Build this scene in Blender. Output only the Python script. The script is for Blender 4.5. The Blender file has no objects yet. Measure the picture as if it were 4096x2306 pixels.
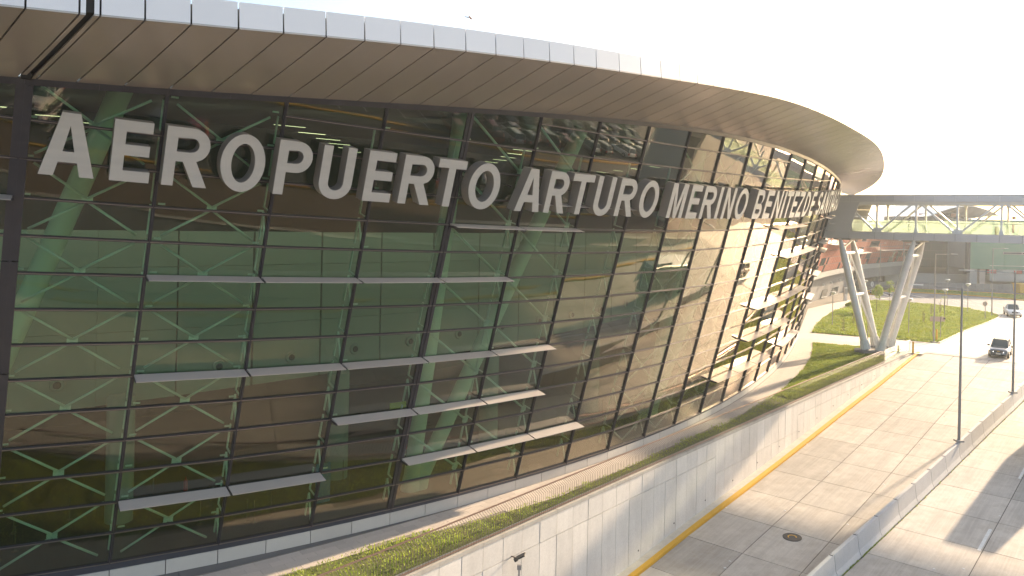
import bpy, bmesh, math, random
import numpy as np
from mathutils import Vector, Matrix
R = math.radians
random.seed(7)
rng = np.random.default_rng(7)
SC = bpy.context.scene
COL = SC.collection
S = 1.2                      # metres per survey unit
EYE = 11.2 * S
F, ROLL, CX, CY, PW, PH = 3100.0, 0.022, 2048.0, 880.0, 4096.0, 2306.0
SUN_AZ, SUN_EL = 41.0, 19.0

# ------------------------------------------------------------------ camera
cam_d = bpy.data.cameras.new('camera')
cam = bpy.data.objects.new('camera', cam_d)
COL.objects.link(cam)
SC.camera = cam
cam_d.sensor_fit = 'HORIZONTAL'
cam_d.sensor_width = 36.0
cam_d.lens = 36.0 * F / PW
cam_d.clip_start, cam_d.clip_end = 0.1, 6000
_c, _s = math.cos(ROLL), math.sin(ROLL)
# columns of the matrix: camera x, camera y, camera z
cam.matrix_world = Matrix(((_c, -_s, 0, 0), (0, 0, -1, 0), (_s, _c, 0, EYE), (0, 0, 0, 1)))
cam_d.shift_x = 0.0
cam_d.shift_y = -(PH / 2 - CY) / PW

# ------------------------------------------------------------------ sky, sun, exposure
W = bpy.data.worlds.new('World'); SC.world = W; W.use_nodes = True
wn, wl = W.node_tree.nodes, W.node_tree.links
sky = wn.new('ShaderNodeTexSky'); sky.sky_type = 'NISHITA'; sky.sun_disc = False
sky.sun_elevation = R(SUN_EL); sky.sun_rotation = R(90 - SUN_AZ)
sky.air_density = 1.0; sky.dust_density = 3.0; sky.ozone_density = 1.0
wl.new(sky.outputs[0], wn['Background'].inputs[0])
wn['Background'].inputs[1].default_value = 0.15
sun_d = bpy.data.lights.new('sun', 'SUN'); sun_d.energy = 4.8; sun_d.angle = R(1.1)
sun_d.color = (1.0, 0.77, 0.52)
sun = bpy.data.objects.new('sun', sun_d); COL.objects.link(sun)
sdir = Vector((math.cos(R(SUN_AZ)) * math.cos(R(SUN_EL)), math.sin(R(SUN_AZ)) * math.cos(R(SUN_EL)), math.sin(R(SUN_EL))))
sun.rotation_euler = sdir.to_track_quat('Z', 'Y').to_euler()
sun.location = sdir * 60 + Vector((0, 0, 60))
SC.view_settings.view_transform = 'Standard'
SC.view_settings.look = 'None'
SC.view_settings.gamma = 1.0
SC.view_settings.use_curve_mapping = False
SC.view_settings.exposure = 1.3
SC.render.engine = 'CYCLES'
cy = SC.cycles
cy.max_bounces = 10; cy.diffuse_bounces = 3; cy.glossy_bounces = 4; cy.transmission_bounces = 4
cy.transparent_max_bounces = 24; cy.volume_bounces = 0
cy.use_denoising = True
cy.sample_clamp_indirect = 6.0
cy.caustics_reflective = False; cy.caustics_refractive = False

# ------------------------------------------------------------------ survey helpers
def ray(x, y):
    dx, dy = x - CX, y - CY
    return Vector(((_c * dx + _s * dy) / F, 1.0, -(-_s * dx + _c * dy) / F))
def at(x, y, z=0.0):
    """the place at height z seen at photo position x, y"""
    r = ray(x, y); t = (z - EYE) / r.z
    return Vector((0, 0, EYE)) + r * t
def atd(x, y, d):
    return Vector((0, 0, EYE)) + ray(x, y) * d
U2 = Vector((.66, .751)); V2 = Vector((.751, -.66))
U2.normalize(); V2.normalize()
_ss = [x * S for x in (0, 28.66, 34, 41.1, 46.2, 51.7, 58.2, 64.6, 76.0, 78.2, 400)]
_zz = [x * S for x in (-6.0, -4.12, -3.62, -3.12, -2.73, -2.26, -1.7, -1.22, -.15, 0, 0)]
def zr(s): return float(np.interp(s, _ss, _zz))
def st(s, t, z=0.0): return Vector((s * U2.x + t * V2.x, s * U2.y + t * V2.y, z))
def rd(s, t, h=0.0): return st(s, t, zr(s) + h)
def sof(p): return p.x * U2.x + p.y * U2.y
def tof(p): return p.x * V2.x + p.y * V2.y

FP = dict(H=16.13900564, xc=-72.38374442, yc=109.26529084, R=105.98069162, t0=-0.98872131, dt=0.02909471,
          e=1.6408828e-05, lean=0.23062740, tl=0.04645295, sa=-0.17819354, sb=0.17113835, cub=0.05683334)
def _P(k, z):
    d = FP; kk = k - 9; th = d['t0'] + d['dt'] * k + d['e'] * kk * kk
    nx, ny = math.cos(th), math.sin(th); r = d['R'] + d['lean'] * z + d['cub'] * (kk / 9) ** 3
    X = d['xc'] + r * nx - d['tl'] * z * ny; Y = d['yc'] + r * ny + d['tl'] * z * nx
    return X, Y, z - d['H'] + d['sa'] * X + d['sb'] * Y
_zk = np.linspace(-5, 21, 105)
_zb = np.interp(_zk, [-5, 0, 1, 2, 3, 4, 5, 6, 7.5, 21], [1.12, 1.08, .98, .84, .71, .62, .56, .50, .45, .45])
_zb = np.convolve(np.pad(_zb, 6, mode='edge'), np.ones(13) / 13, 'valid')
def zbase(k): return float(np.interp(k, _zk, _zb))
def fac(k, l, off=0.0):
    """point on the glass: k = bay number along the wall, l = row above the sill, off = metres outward"""
    b = _P(k, 0); s = (-11.2 + zbase(k)) / b[2]
    q = _P(k, l)
    p = Vector((q[0] * s, q[1] * s, q[2] * s + 11.2)) * S
    if off:
        p = p + fnor(k, l) * off
    return p
def ftan(k, l=0):
    v = fac(k + .01, l) - fac(k - .01, l); return v.normalized()
def fup(k, l=0):
    v = fac(k, l + .05) - fac(k, l - .05); return v.normalized()
def fnor(k, l=0):
    return ftan(k, l).cross(fup(k, l)).normalized()
def hnor(k, l=14):
    t = ftan(k, l); return Vector((t.y, -t.x, 0)).normalized()
_tc = [1.15007541e-04, -4.24003070e-03, 2.53991030e-02, 2.45674202e-01, 13.8905543]
def ltop(k):
    kk = min(max(k, -1), 18); v = float(np.polyval(_tc, kk))
    if k > 18: v -= (k - 18) * .28
    return v

# ------------------------------------------------------------------ mesh helpers
def obj(name, verts, faces, mat, parent=None, smooth=False, loc=None):
    me = bpy.data.meshes.new(name)
    me.from_pydata([tuple(v) for v in verts], [], faces)
    me.materials.append(mat)
    if smooth:
        me.polygons.foreach_set('use_smooth', [True] * len(me.polygons))
    o = bpy.data.objects.new(name, me); COL.objects.link(o)
    if parent: o.parent = parent
    if loc is not None: o.location = loc
    return o
class MB:
    def __init__(s): s.v = []; s.f = []
    def add(s, vs, fs):
        n = len(s.v); s.v += [Vector(v) for v in vs]; s.f += [tuple(i + n for i in f) for f in fs]; return s
    def hexa(s, p):      # 8 corners: bottom 4 ccw, top 4 ccw
        return s.add(p, [(3, 2, 1, 0), (4, 5, 6, 7), (0, 1, 5, 4), (1, 2, 6, 5), (2, 3, 7, 6), (3, 0, 4, 7)])
    def box(s, c, sz, ax=None):
        c = Vector(c); ax = ax or (Vector((1, 0, 0)), Vector((0, 1, 0)), Vector((0, 0, 1)))
        a, b, d = ax[0] * sz[0] / 2, ax[1] * sz[1] / 2, ax[2] * sz[2] / 2
        return s.hexa([c - a - b - d, c + a - b - d, c + a + b - d, c - a + b - d, c - a - b + d, c + a - b + d, c + a + b + d, c - a + b + d])
    def bar(s, p, q, w, h, up=Vector((0, 0, 1))):
        p, q = Vector(p), Vector(q); d = (q - p); L = d.length; d.normalize()
        x = d.cross(up)
        if x.length < 1e-4: x = d.cross(Vector((1, 0, 0)))
        x.normalize(); y = x.cross(d).normalized()
        return s.box((p + q) / 2, (w, L, h), (x, d, y))
    def tube(s, p, q, r1, r2=None, n=12, caps=True):
        p, q = Vector(p), Vector(q); r2 = r1 if r2 is None else r2
        d = (q - p).normalized(); x = d.cross(Vector((0, 0, 1)))
        if x.length < 1e-3: x = Vector((1, 0, 0))
        x.normalize(); y = d.cross(x)
        vs = []
        for c, r in ((p, r1), (q, r2)):
            for i in range(n):
                a = 2 * math.pi * i / n; vs.append(c + x * r * math.cos(a) + y * r * math.sin(a))
        fs = [(i, (i + 1) % n, n + (i + 1) % n, n + i) for i in range(n)]
        if caps: fs += [tuple(range(n))[::-1], tuple(range(n, 2 * n))]
        return s.add(vs, fs)
    def lathe(s, prof, c=Vector((0, 0, 0)), n=16):
        c = Vector(c); vs = []
        for r, z in prof:
            for i in range(n):
                a = 2 * math.pi * i / n; vs.append(c + Vector((r * math.cos(a), r * math.sin(a), z)))
        m = len(prof)
        fs = [(j * n + i, j * n + (i + 1) % n, (j + 1) * n + (i + 1) % n, (j + 1) * n + i) for j in range(m - 1) for i in range(n)]
        fs += [tuple(range(n))[::-1], tuple(range((m - 1) * n, m * n))]
        return s.add(vs, fs)
    def build(s, name, mat, parent=None, smooth=False):
        return obj(name, s.v, s.f, mat, parent, smooth)
def autosmooth(o, ang=35):
    me = o.data
    me.polygons.foreach_set('use_smooth', [True] * len(me.polygons))
    try: me.set_sharp_from_angle(angle=R(ang))
    except Exception: pass
    return o
def tag(o, label=None, cat=None, group=None, kind=None):
    if label: o['label'] = label
    if cat: o['category'] = cat
    if group: o['group'] = group
    if kind: o['kind'] = kind
    return o
def empty(name, loc, label=None, cat=None, group=None, rz=0.0):
    o = bpy.data.objects.new(name, None); COL.objects.link(o)
    o.location = loc; o.rotation_euler.z = rz; o.empty_display_size = .3
    return tag(o, label, cat, group)
def copy_tree(o, parent=None):
    c = o.copy(); COL.objects.link(c); c.parent = parent
    for ch in list(o.children): copy_tree(ch, c)
    return c
def bevel(o, w=.01, seg=1):
    m = bmesh.new(); m.from_mesh(o.data)
    bmesh.ops.bevel(m, geom=m.edges[:], offset=w, segments=seg, affect='EDGES', profile=.5)
    m.to_mesh(o.data); m.free(); return o

# ------------------------------------------------------------------ materials
MATS = {}
def mat(name, col, rough=.6, metal=0.0, spec=.5, noise=None, bump=None, rnd=0.0, coat=0.0):
    """noise: list of (scale, amount, colour) layers; bump: (scale, strength, distance)"""
    m = bpy.data.materials.new(name); m.use_nodes = True; MATS[name] = m
    nt = m.node_tree; N = nt.nodes; L = nt.links; b = N['Principled BSDF']
    b.inputs['Roughness'].default_value = rough; b.inputs['Metallic'].default_value = metal
    b.inputs['Specular IOR Level'].default_value = spec
    b.inputs['Coat Weight'].default_value = coat
    rgb = N.new('ShaderNodeRGB'); rgb.outputs[0].default_value = (*col, 1); cur = rgb.outputs[0]
    geo = N.new('ShaderNodeNewGeometry')
    for i, (sc, amt, c2) in enumerate(noise or []):
        mp = N.new('ShaderNodeMapping'); src_ = geo.outputs['Position']
        if isinstance(sc, tuple) and len(sc) == 4:      # turned to run along the road
            vr = N.new('ShaderNodeVectorRotate'); vr.rotation_type = 'Z_AXIS'; vr.inputs['Angle'].default_value = -sc[3]
            L.new(src_, vr.inputs['Vector']); src_ = vr.outputs[0]; sc = sc[:3]
        L.new(src_, mp.inputs[0])
        if isinstance(sc, tuple): mp.inputs['Scale'].default_value = sc
        else: mp.inputs['Scale'].default_value = (sc,) * 3
        t = N.new('ShaderNodeTexNoise'); t.inputs['Scale'].default_value = 1; t.inputs['Detail'].default_value = 5
        t.inputs['Roughness'].default_value = .6
        L.new(mp.outputs[0], t.inputs[0])
        rp = N.new('ShaderNodeMapRange'); rp.inputs[1].default_value = .42; rp.inputs[2].default_value = .66
        rp.inputs[3].default_value = 0; rp.inputs[4].default_value = amt; L.new(t.outputs[0], rp.inputs[0])
        mx = N.new('ShaderNodeMix'); mx.data_type = 'RGBA'; L.new(rp.outputs[0], mx.inputs[0])
        L.new(cur, mx.inputs[6]); mx.inputs[7].default_value = (*c2, 1); cur = mx.outputs[2]
    if rnd:
        oi = N.new('ShaderNodeObjectInfo'); rp = N.new('ShaderNodeMapRange'); L.new(oi.outputs['Random'], rp.inputs[0])
        rp.inputs[3].default_value = 1 - rnd; rp.inputs[4].default_value = 1 + rnd
        hs = N.new('ShaderNodeHueSaturation'); L.new(rp.outputs[0], hs.inputs['Value']); L.new(cur, hs.inputs['Color']); cur = hs.outputs[0]
    L.new(cur, b.inputs['Base Color'])
    if bump:
        t = N.new('ShaderNodeTexNoise'); t.inputs['Scale'].default_value = bump[0]; t.inputs['Detail'].default_value = 4
        L.new(geo.outputs['Position'], t.inputs[0])
        bp = N.new('ShaderNodeBump'); bp.inputs['Strength'].default_value = bump[1]; bp.inputs['Distance'].default_value = bump[2]
        L.new(t.outputs[0], bp.inputs['Height']); L.new(bp.outputs[0], b.inputs['Normal'])
    return m
def leafmat(name, col, c2, c3, sc=(.3, 1.7)):
    m = mat(name, col, .6, noise=[(sc[0], .8, c2), (sc[1], .7, c3)])
    nt = m.node_tree; N = nt.nodes; L = nt.links; b = N['Principled BSDF']
    src = b.inputs['Base Color'].links[0].from_socket
    t = N.new('ShaderNodeBsdfTranslucent'); L.new(src, t.inputs[0])
    mx = N.new('ShaderNodeMixShader'); mx.inputs[0].default_value = .45
    L.new(b.outputs[0], mx.inputs[1]); L.new(t.outputs[0], mx.inputs[2]); L.new(mx.outputs[0], N['Material Output'].inputs[0])
    return m
def glassmat(name, tint, refl=1.0, ior=1.55, wob=.0, wsc=.5, rtint=(1, 1, 1), tilt=0.0):
    m = bpy.data.materials.new(name); m.use_nodes = True; nt = m.node_tree; N = nt.nodes; L = nt.links
    N.remove(N['Principled BSDF']); out = N['Material Output']
    tr = N.new('ShaderNodeBsdfTransparent'); tr.inputs[0].default_value = (*tint, 1)
    gl = N.new('ShaderNodeBsdfGlossy'); gl.inputs['Roughness'].default_value = 0.0; gl.inputs[0].default_value = (*rtint, 1)
    # Schlick reflectance, the same from both faces of the thin pane
    gi = N.new('ShaderNodeNewGeometry'); dt = N.new('ShaderNodeVectorMath'); dt.operation = 'DOT_PRODUCT'
    L.new(gi.outputs['Incoming'], dt.inputs[0]); L.new(gi.outputs['Normal'], dt.inputs[1])
    ab = N.new('ShaderNodeMath'); ab.operation = 'ABSOLUTE'; L.new(dt.outputs['Value'], ab.inputs[0])
    om = N.new('ShaderNodeMath'); om.operation = 'SUBTRACT'; om.inputs[0].default_value = 1.0; om.use_clamp = True; L.new(ab.outputs[0], om.inputs[1])
    pw = N.new('ShaderNodeMath'); pw.operation = 'POWER'; pw.inputs[1].default_value = 2.3; L.new(om.outputs[0], pw.inputs[0])
    f0 = ((ior - 1) / (ior + 1)) ** 2 * refl
    mu = N.new('ShaderNodeMath'); mu.operation = 'MULTIPLY_ADD'; mu.inputs[1].default_value = 1 - f0; mu.inputs[2].default_value = f0; mu.use_clamp = True
    L.new(pw.outputs[0], mu.inputs[0])
    mx = N.new('ShaderNodeMixShader'); L.new(mu.outputs[0], mx.inputs[0]); L.new(tr.outputs[0], mx.inputs[1]); L.new(gl.outputs[0], mx.inputs[2])
    L.new(mx.outputs[0], out.inputs[0])
    if wob:
        geo = N.new('ShaderNodeNewGeometry'); oi = N.new('ShaderNodeObjectInfo')
        ad = N.new('ShaderNodeVectorMath'); ad.operation = 'MULTIPLY_ADD'
        L.new(oi.outputs['Random'], ad.inputs[0]); ad.inputs[1].default_value = (37, 53, 71); L.new(geo.outputs['Position'], ad.inputs[2])
        t = N.new('ShaderNodeTexNoise'); t.inputs['Scale'].default_value = wsc; t.inputs['Detail'].default_value = 1
        L.new(ad.outputs[0], t.inputs[0])
        bp = N.new('ShaderNodeBump'); bp.inputs['Strength'].default_value = 1; bp.inputs['Distance'].default_value = wob
        L.new(t.outputs[0], bp.inputs['Height']); L.new(bp.outputs[0], gl.inputs['Normal'])
    MATS[name] = m; return m
def emis(name, col, st_):
    m = bpy.data.materials.new(name); m.use_nodes = True; b = m.node_tree.nodes['Principled BSDF']
    b.inputs['Emission Color'].default_value = (*col, 1); b.inputs['Emission Strength'].default_value = st_
    b.inputs['Base Color'].default_value = (*col, 1); return m

M_glass = glassmat('facade_glass', (.70, .85, .735), refl=.62, ior=1.9, wob=.0055, wsc=.34, rtint=(1.0, .83, .735))
M_guard = glassmat('guard_glass', (.93, .98, .92), refl=1.6, ior=1.5)
def frost(m, f, c):
    nt = m.node_tree; N = nt.nodes; L = nt.links; o = N['Material Output']; src = o.inputs[0].links[0].from_socket
    d = N.new('ShaderNodeBsdfDiffuse'); d.inputs[0].default_value = (*c, 1); t = N.new('ShaderNodeBsdfTranslucent'); t.inputs[0].default_value = (*c, 1)
    a = N.new('ShaderNodeMixShader'); L.new(d.outputs[0], a.inputs[1]); L.new(t.outputs[0], a.inputs[2])
    b = N.new('ShaderNodeMixShader'); b.inputs[0].default_value = f; L.new(src, b.inputs[1]); L.new(a.outputs[0], b.inputs[2]); L.new(b.outputs[0], o.inputs[0])
frost(M_guard, .16, (.78, .88, .74))
M_frame = mat('anodised_frame', (.045, .042, .050), .38, .3, noise=[(3, .3, (.07, .065, .07))])
M_cap = mat('frame_cap', (.26, .23, .21), .32, .8)
M_frame_sill = mat('sill_band', (.055, .06, .08), .4, .2)
M_steel = mat('brace_steel', (.86, .86, .84), .42, .0, noise=[(2, .3, (.74, .78, .74))])
M_column = mat('column_paint', (.84, .86, .76), .5, noise=[((.6, .6, 3), .25, (.76, .79, .69))])
M_fin = mat('fin_aluminium', (.56, .50, .46), .42, .35, noise=[((.5, .5, 8), .35, (.48, .43, .40))], rnd=.05)
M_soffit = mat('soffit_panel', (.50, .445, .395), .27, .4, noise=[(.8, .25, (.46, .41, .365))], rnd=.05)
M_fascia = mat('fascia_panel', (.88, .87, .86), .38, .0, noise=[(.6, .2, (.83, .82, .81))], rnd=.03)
M_seam = mat('seam_black', (.02, .018, .016), .8)
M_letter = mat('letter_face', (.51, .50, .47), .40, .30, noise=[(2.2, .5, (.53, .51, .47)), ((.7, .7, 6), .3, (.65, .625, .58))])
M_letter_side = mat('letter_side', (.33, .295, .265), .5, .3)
M_plinth = mat('plinth_panel', (.50, .47, .43), .6, noise=[(1.5, .3, (.43, .40, .37))], rnd=.05)
M_plinth_dark = mat('plinth_dark', (.12, .115, .115), .6, noise=[(2, .3, (.13, .12, .12))], rnd=.08)
M_paver = mat('paver', (.56, .485, .42), .75, noise=[(.35, .5, (.48, .42, .365)), (9, .25, (.62, .55, .48))], rnd=.09, bump=(30, .3, .01))
M_joint = mat('paver_joint', (.26, .225, .19), .9)
M_wall = mat('cast_concrete', (.68, .645, .595), .8, noise=[((.5, .5, .25), .5, (.53, .50, .455)), ((2.2, 2.2, .22), .35, (.52, .485, .44)), ((1, 1, 1.2), .35, (.74, .70, .64)), (9, .25, (.47, .43, .39))], rnd=.07, bump=(25, .25, .01))
M_coping = mat('coping_concrete', (.42, .39, .35), .85, noise=[(1.5, .6, (.30, .27, .23)), (7, .4, (.48, .45, .40))], bump=(22, .4, .02))
M_slab = mat('road_concrete', (.52, .465, .395), .72, noise=[((.12, .12, .1), .9, (.36, .32, .275)), (.5, .8, (.56, .505, .43)), (1.3, .6, (.35, .29, .225)), ((.06, 1.5, 1, .85), .55, (.34, .30, .26)), ((.25, 9, 1, .85), .35, (.61, .555, .48)), (9, .3, (.42, .38, .33))], rnd=.13, bump=(40, .25, .006))
M_slabjoint = mat('road_joint', (.06, .052, .045), .95)
M_yellow = mat('yellow_paint', (.66, .35, .008), .6, noise=[(1.2, .4, (.54, .30, .03)), (8, .25, (.70, .44, .08))])
M_kerb = mat('kerb_concrete', (.56, .51, .42), .8, noise=[(1.5, .5, (.40, .35, .28)), (7, .3, (.62, .57, .48))])
M_white = mat('white_paint', (.72, .71, .68), .6, noise=[(5, .5, (.55, .53, .50))])
M_barrier = mat('barrier_concrete', (.58, .56, .53), .75, noise=[(1.1, .5, (.49, .47, .44)), (6, .3, (.64, .61, .57))], rnd=.07, bump=(30, .3, .01))
M_asphalt = mat('asphalt', (.075, .075, .078), .85, noise=[(.08, .6, (.095, .095, .098)), (2, .3, (.06, .06, .062))], bump=(60, .3, .01))
M_asphalt_far = mat('worn_asphalt', (.10, .105, .115), .8, noise=[(.06, .6, (.13, .13, .135)), (.6, .4, (.085, .088, .095))])
M_earth = mat('earth', (.20, .165, .125), .95, noise=[(.2, .6, (.15, .13, .10)), (2, .4, (.25, .21, .16))])
M_soil = mat('lawn_soil', (.15, .17, .045), .95, noise=[(.5, .6, (.17, .14, .06)), (4, .5, (.10, .13, .035))])
M_grass = leafmat('grass_blade', (.28, .35, .045), (.40, .40, .055), (.14, .21, .03), (.5, 2.2))
M_ivy = leafmat('ground_cover_leaf', (.38, .48, .06), (.50, .52, .075), (.16, .26, .035), (.8, 3))
M_leaf = leafmat('tree_leaf', (.26, .34, .06), (.36, .40, .08), (.16, .25, .04), (2, 5))
M_bark = mat('bark', (.14, .10, .07), .9)
M_rail = mat('rail_steel', (.40, .27, .22), .34, .6)
M_bar = mat('bar_steel', (.20, .16, .13), .5, .2)
M_pole = mat('galvanised_pole', (.30, .29, .29), .5, .5)
M_lamp = mat('lamp_shade', (.66, .64, .60), .4)
M_white_steel = mat('white_steel', (.82, .80, .77), .38, noise=[((.5, .5, 2), .25, (.64, .61, .57))])
M_bridge_panel = mat('bridge_panel', (.66, .63, .62), .5, .1, noise=[(.5, .2, (.62, .59, .58))], rnd=.05)
M_conc_dark = mat('building_concrete', (.24, .225, .21), .85, noise=[(.3, .4, (.20, .185, .175)), (3, .25, (.27, .25, .235))])
M_conc_pale = mat('pale_concrete', (.40, .38, .35), .85, noise=[(.3, .4, (.34, .32, .30))])
M_red = mat('terracotta_panel', (.36, .105, .062), .5, noise=[(.3, .2, (.31, .10, .065))], rnd=.07)
M_greypanel = mat('dark_window', (.03, .042, .045), .15, .0, spec=.8, rnd=.2)
M_green = mat('green_screen', (.13, .27, .175), .8, noise=[((.05, .05, .4), .3, (.15, .30, .20))])
M_redpaint = mat('red_paint', (.50, .03, .025), .5)
M_dark = mat('dark_opening', (.03, .028, .027), .8)
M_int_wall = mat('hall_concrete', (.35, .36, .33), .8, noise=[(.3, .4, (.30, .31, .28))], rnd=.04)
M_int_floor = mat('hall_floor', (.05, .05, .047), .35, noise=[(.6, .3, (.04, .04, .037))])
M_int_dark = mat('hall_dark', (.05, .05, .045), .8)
M_tyre = mat('tyre', (.02, .02, .02), .8)
M_rim = mat('rim', (.45, .45, .46), .35, .8)
M_carglass = mat('car_glass', (.035, .06, .065), .06, spec=.9)
M_black = mat('black_plastic', (.025, .025, .027), .5)
M_plate = mat('number_plate', (.62, .60, .52), .5)
M_sign = mat('sign_back', (.46, .36, .30), .6)
M_head = emis('lit_headlamp', (1, .95, .85), 1.6)
M_tube = emis('ceiling_tube', (1, .83, .55), 1.1)
M_feather = mat('feather', (.12, .07, .06), .8)
M_breast = mat('breast_feather', (.55, .30, .15), .8)

# ================================================================== SETTING
def sheet(name, pts, z, m, kind='structure', parent=None):
    o = obj(name, [(p[0], p[1], (p[2] if len(p) > 2 else 0) + z) for p in pts], [tuple(range(len(pts)))], m, parent)
    if kind: o['kind'] = kind
    # triangulate n-gon safely
    b = bmesh.new(); b.from_mesh(o.data); b.normal_update()
    for f in b.faces:
        if f.normal.z < 0: f.normal_flip()
    bmesh.ops.triangulate(b, faces=b.faces[:]); b.to_mesh(o.data); b.free()
    return o
# retaining wall line in plan (s, t)
WALL_PX = [(1594, 2306), (1822, 2225), (1992, 2153), (2140, 2087), (2397, 1978), (2732, 1814), (2920, 1730), (3111, 1645), (3320, 1550), (3504, 1467), (3642, 1412)]
_wp = [at(x, y, 0) for x, y in WALL_PX]
_ws = np.array([sof(p) for p in _wp]); _wt = np.array([tof(p) for p in _wp])
_wc = np.polyfit(_ws, _wt, 2)
S0, S1 = -40.0, 94.5           # wall runs from behind the camera to where road meets the terrace
def tw(s):
    ss = max(s, _ws[0] - 2)
    v = float(np.polyval(_wc, ss))
    return v
TR = 0.9                       # far edge of the sunken road

slot = np.linspace(S0, S1, 28)
V = []; Fc = []
def gq(a, b, c, d):
    n = len(V); V.extend([a, b, c, d]); Fc.append((n, n + 1, n + 2, n + 3))
B = 3000
gq(st(-B, -B), st(S0, -B), st(S0, B), st(-B, B))
gq(st(S1, -B), st(B, -B), st(B, B), st(S1, B))
for a, b in zip(slot[:-1], slot[1:]):
    gq(st(a, -B), st(b, -B), st(b, tw(b) - .12), st(a, tw(a) - .12))
    gq(st(a, TR + .12), st(b, TR + .12), st(b, B), st(a, B))
g = obj('ground', [(v.x, v.y, -.06) for v in V], [f[::-1] for f in Fc], M_earth); g['kind'] = 'structure'

# terrace pavement beside the glass wall
foot = [fac(k, 0) for k in np.linspace(-4, 20, 49)]
P = [(p.x, p.y) for p in foot]
far_wall_px = [(3232, 1236), (3300, 1222), (3384, 1201), (3476, 1190)]
P += [tuple(at(x, y)[:2]) for x, y in far_wall_px]
P += [tuple(at(x, y)[:2]) for x, y in [(3700, 1203), (3905, 1220), (4010, 1262), (3856, 1327), (3756, 1376)]]
P += [tuple(st(s, tw(s) - .1)[:2]) for s in np.linspace(S1 - .2, 0, 24)]
pv = sheet('pavement', P, -.012, M_joint)
# paved surface beyond the individually laid pavers
pvs = []
PAVE_W = 4.4
def path_pt(k, d): 
    p = fac(k, 0); n = hnor(k, 0); return Vector((p.x + n.x * d, p.y + n.y * d, 0))
n_pav = 0
krow = []
K_PAV = (1.6, 6.4)
def wall_clear(p):
    return tof(p) < tw(sof(p)) - .35
pav_mesh = None
def add_box_obj(name, pts4, z0, z1, m, parent, kindless=True):
    mb = MB(); mb.hexa([Vector((p[0], p[1], z0)) for p in pts4] + [Vector((p[0], p[1], z1)) for p in pts4])
    return mb.build(name, m, parent)
GRASS_PX = [(1366, 2238), (1525, 2182), (1663, 2142), (1790, 2121), (2245, 1985), (2507, 1873), (2675, 1797), (2843, 1719), (2920, 1690), (3097, 1584), (3131, 1561), (3173, 1519.5), (3215, 1477.6), (3243, 1436), (3250, 1408), (3251, 1371)]
_gp = [at(x, y) for x, y in GRASS_PX]
_gs = np.array([sof(p) for p in _gp[:12]]); _gt = np.array([tof(p) for p in _gp[:12]])
_sl = (_gt[2] - _gt[0]) / (_gs[2] - _gs[0])
def tgrass(s):
    if s < _gs[0]: return float(_gt[0] + max(_sl, .18) * (s - _gs[0]) * (1 if s > _gs[0] - 14 else 1))
    return float(np.interp(s, _gs, _gt))
step = .252
ks = np.arange(K_PAV[0], K_PAV[1], step)
for r_ in range(0, 13):
    d0, d1 = .12 + r_ * .40, .12 + r_ * .40 + .392
    off = (r_ % 2) * step / 2
    for k in ks:
        ka, kb = k + off, k + off + step - .003
        c = path_pt((ka + kb) / 2, (d0 + d1) / 2)
        s_ = sof(c)
        if tof(c) > tgrass(s_) - .05 or tof(c) > tw(s_) - 1.0 or n_pav >= 285: continue
        q = [path_pt(ka, d0), path_pt(kb, d0), path_pt(kb, d1), path_pt(ka, d1)]
        add_box_obj('paver', [q[0], q[3], q[2], q[1]], -.04, .002 + random.uniform(0, .004), M_paver, pv)
        n_pav += 1
# rest of the paving, joined: same bond
mb = MB()
for r_ in range(0, 40):
    d0, d1 = .12 + r_ * .40, .12 + r_ * .40 + .392
    off = (r_ % 2) * step / 2
    for k in np.arange(-1.4, 19.5, step):
        inner = K_PAV[0] - 1e-6 <= k < K_PAV[1] - 1e-6 and r_ < 13
        ka, kb = k + off, k + off + step - .003
        c = path_pt((ka + kb) / 2, (d0 + d1) / 2); s_ = sof(c)
        if inner and n_pav < 285: continue
        if inner: 
            continue
        if s_ < 62 and tof(c) > tgrass(s_) - .05: continue
        if tof(c) > tw(s_) - .5 or s_ > 96: continue
        if s_ > 62 and d1 > 6.8: continue
        q = [path_pt(ka, d0), path_pt(kb, d0), path_pt(kb, d1), path_pt(ka, d1)]
        z1 = .002 + random.uniform(0, .004)
        mb.hexa([Vector((p.x, p.y, -.03)) for p in (q[0], q[3], q[2], q[1])] + [Vector((p.x, p.y, z1)) for p in (q[0], q[3], q[2], q[1])])
o = mb.build('paver', M_paver, pv); o['kind'] = 'stuff'
# far path, plain concrete
far_path = [at(x, y) for x, y in [(3200, 1330), (3251, 1338), (3264, 1303), (3286, 1279), (3321, 1257), (3357, 1240.5), (3400, 1227), (3476, 1204), (3480, 1196), (3384, 1201), (3232, 1236)]]
ft = [fac(k, 0) for k in (20, 19.2, 18.5)]
sheet('path', [(p.x, p.y) for p in ft[::-1]][::-1] + [(p.x, p.y) for p in far_path], -.003, M_paver)
cross = [at(x, y) for x, y in [(3180, 1330), (3249.5, 1333), (3436, 1348), (3585, 1360), (3721, 1372), (3756, 1376), (3690, 1418), (3648, 1414), (3560, 1408), (3470, 1396), (3444, 1388), (3327, 1379), (3251, 1372), (3180, 1372)]]
sheet('path', [(p.x, p.y) for p in cross], .001, M_paver)

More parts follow.
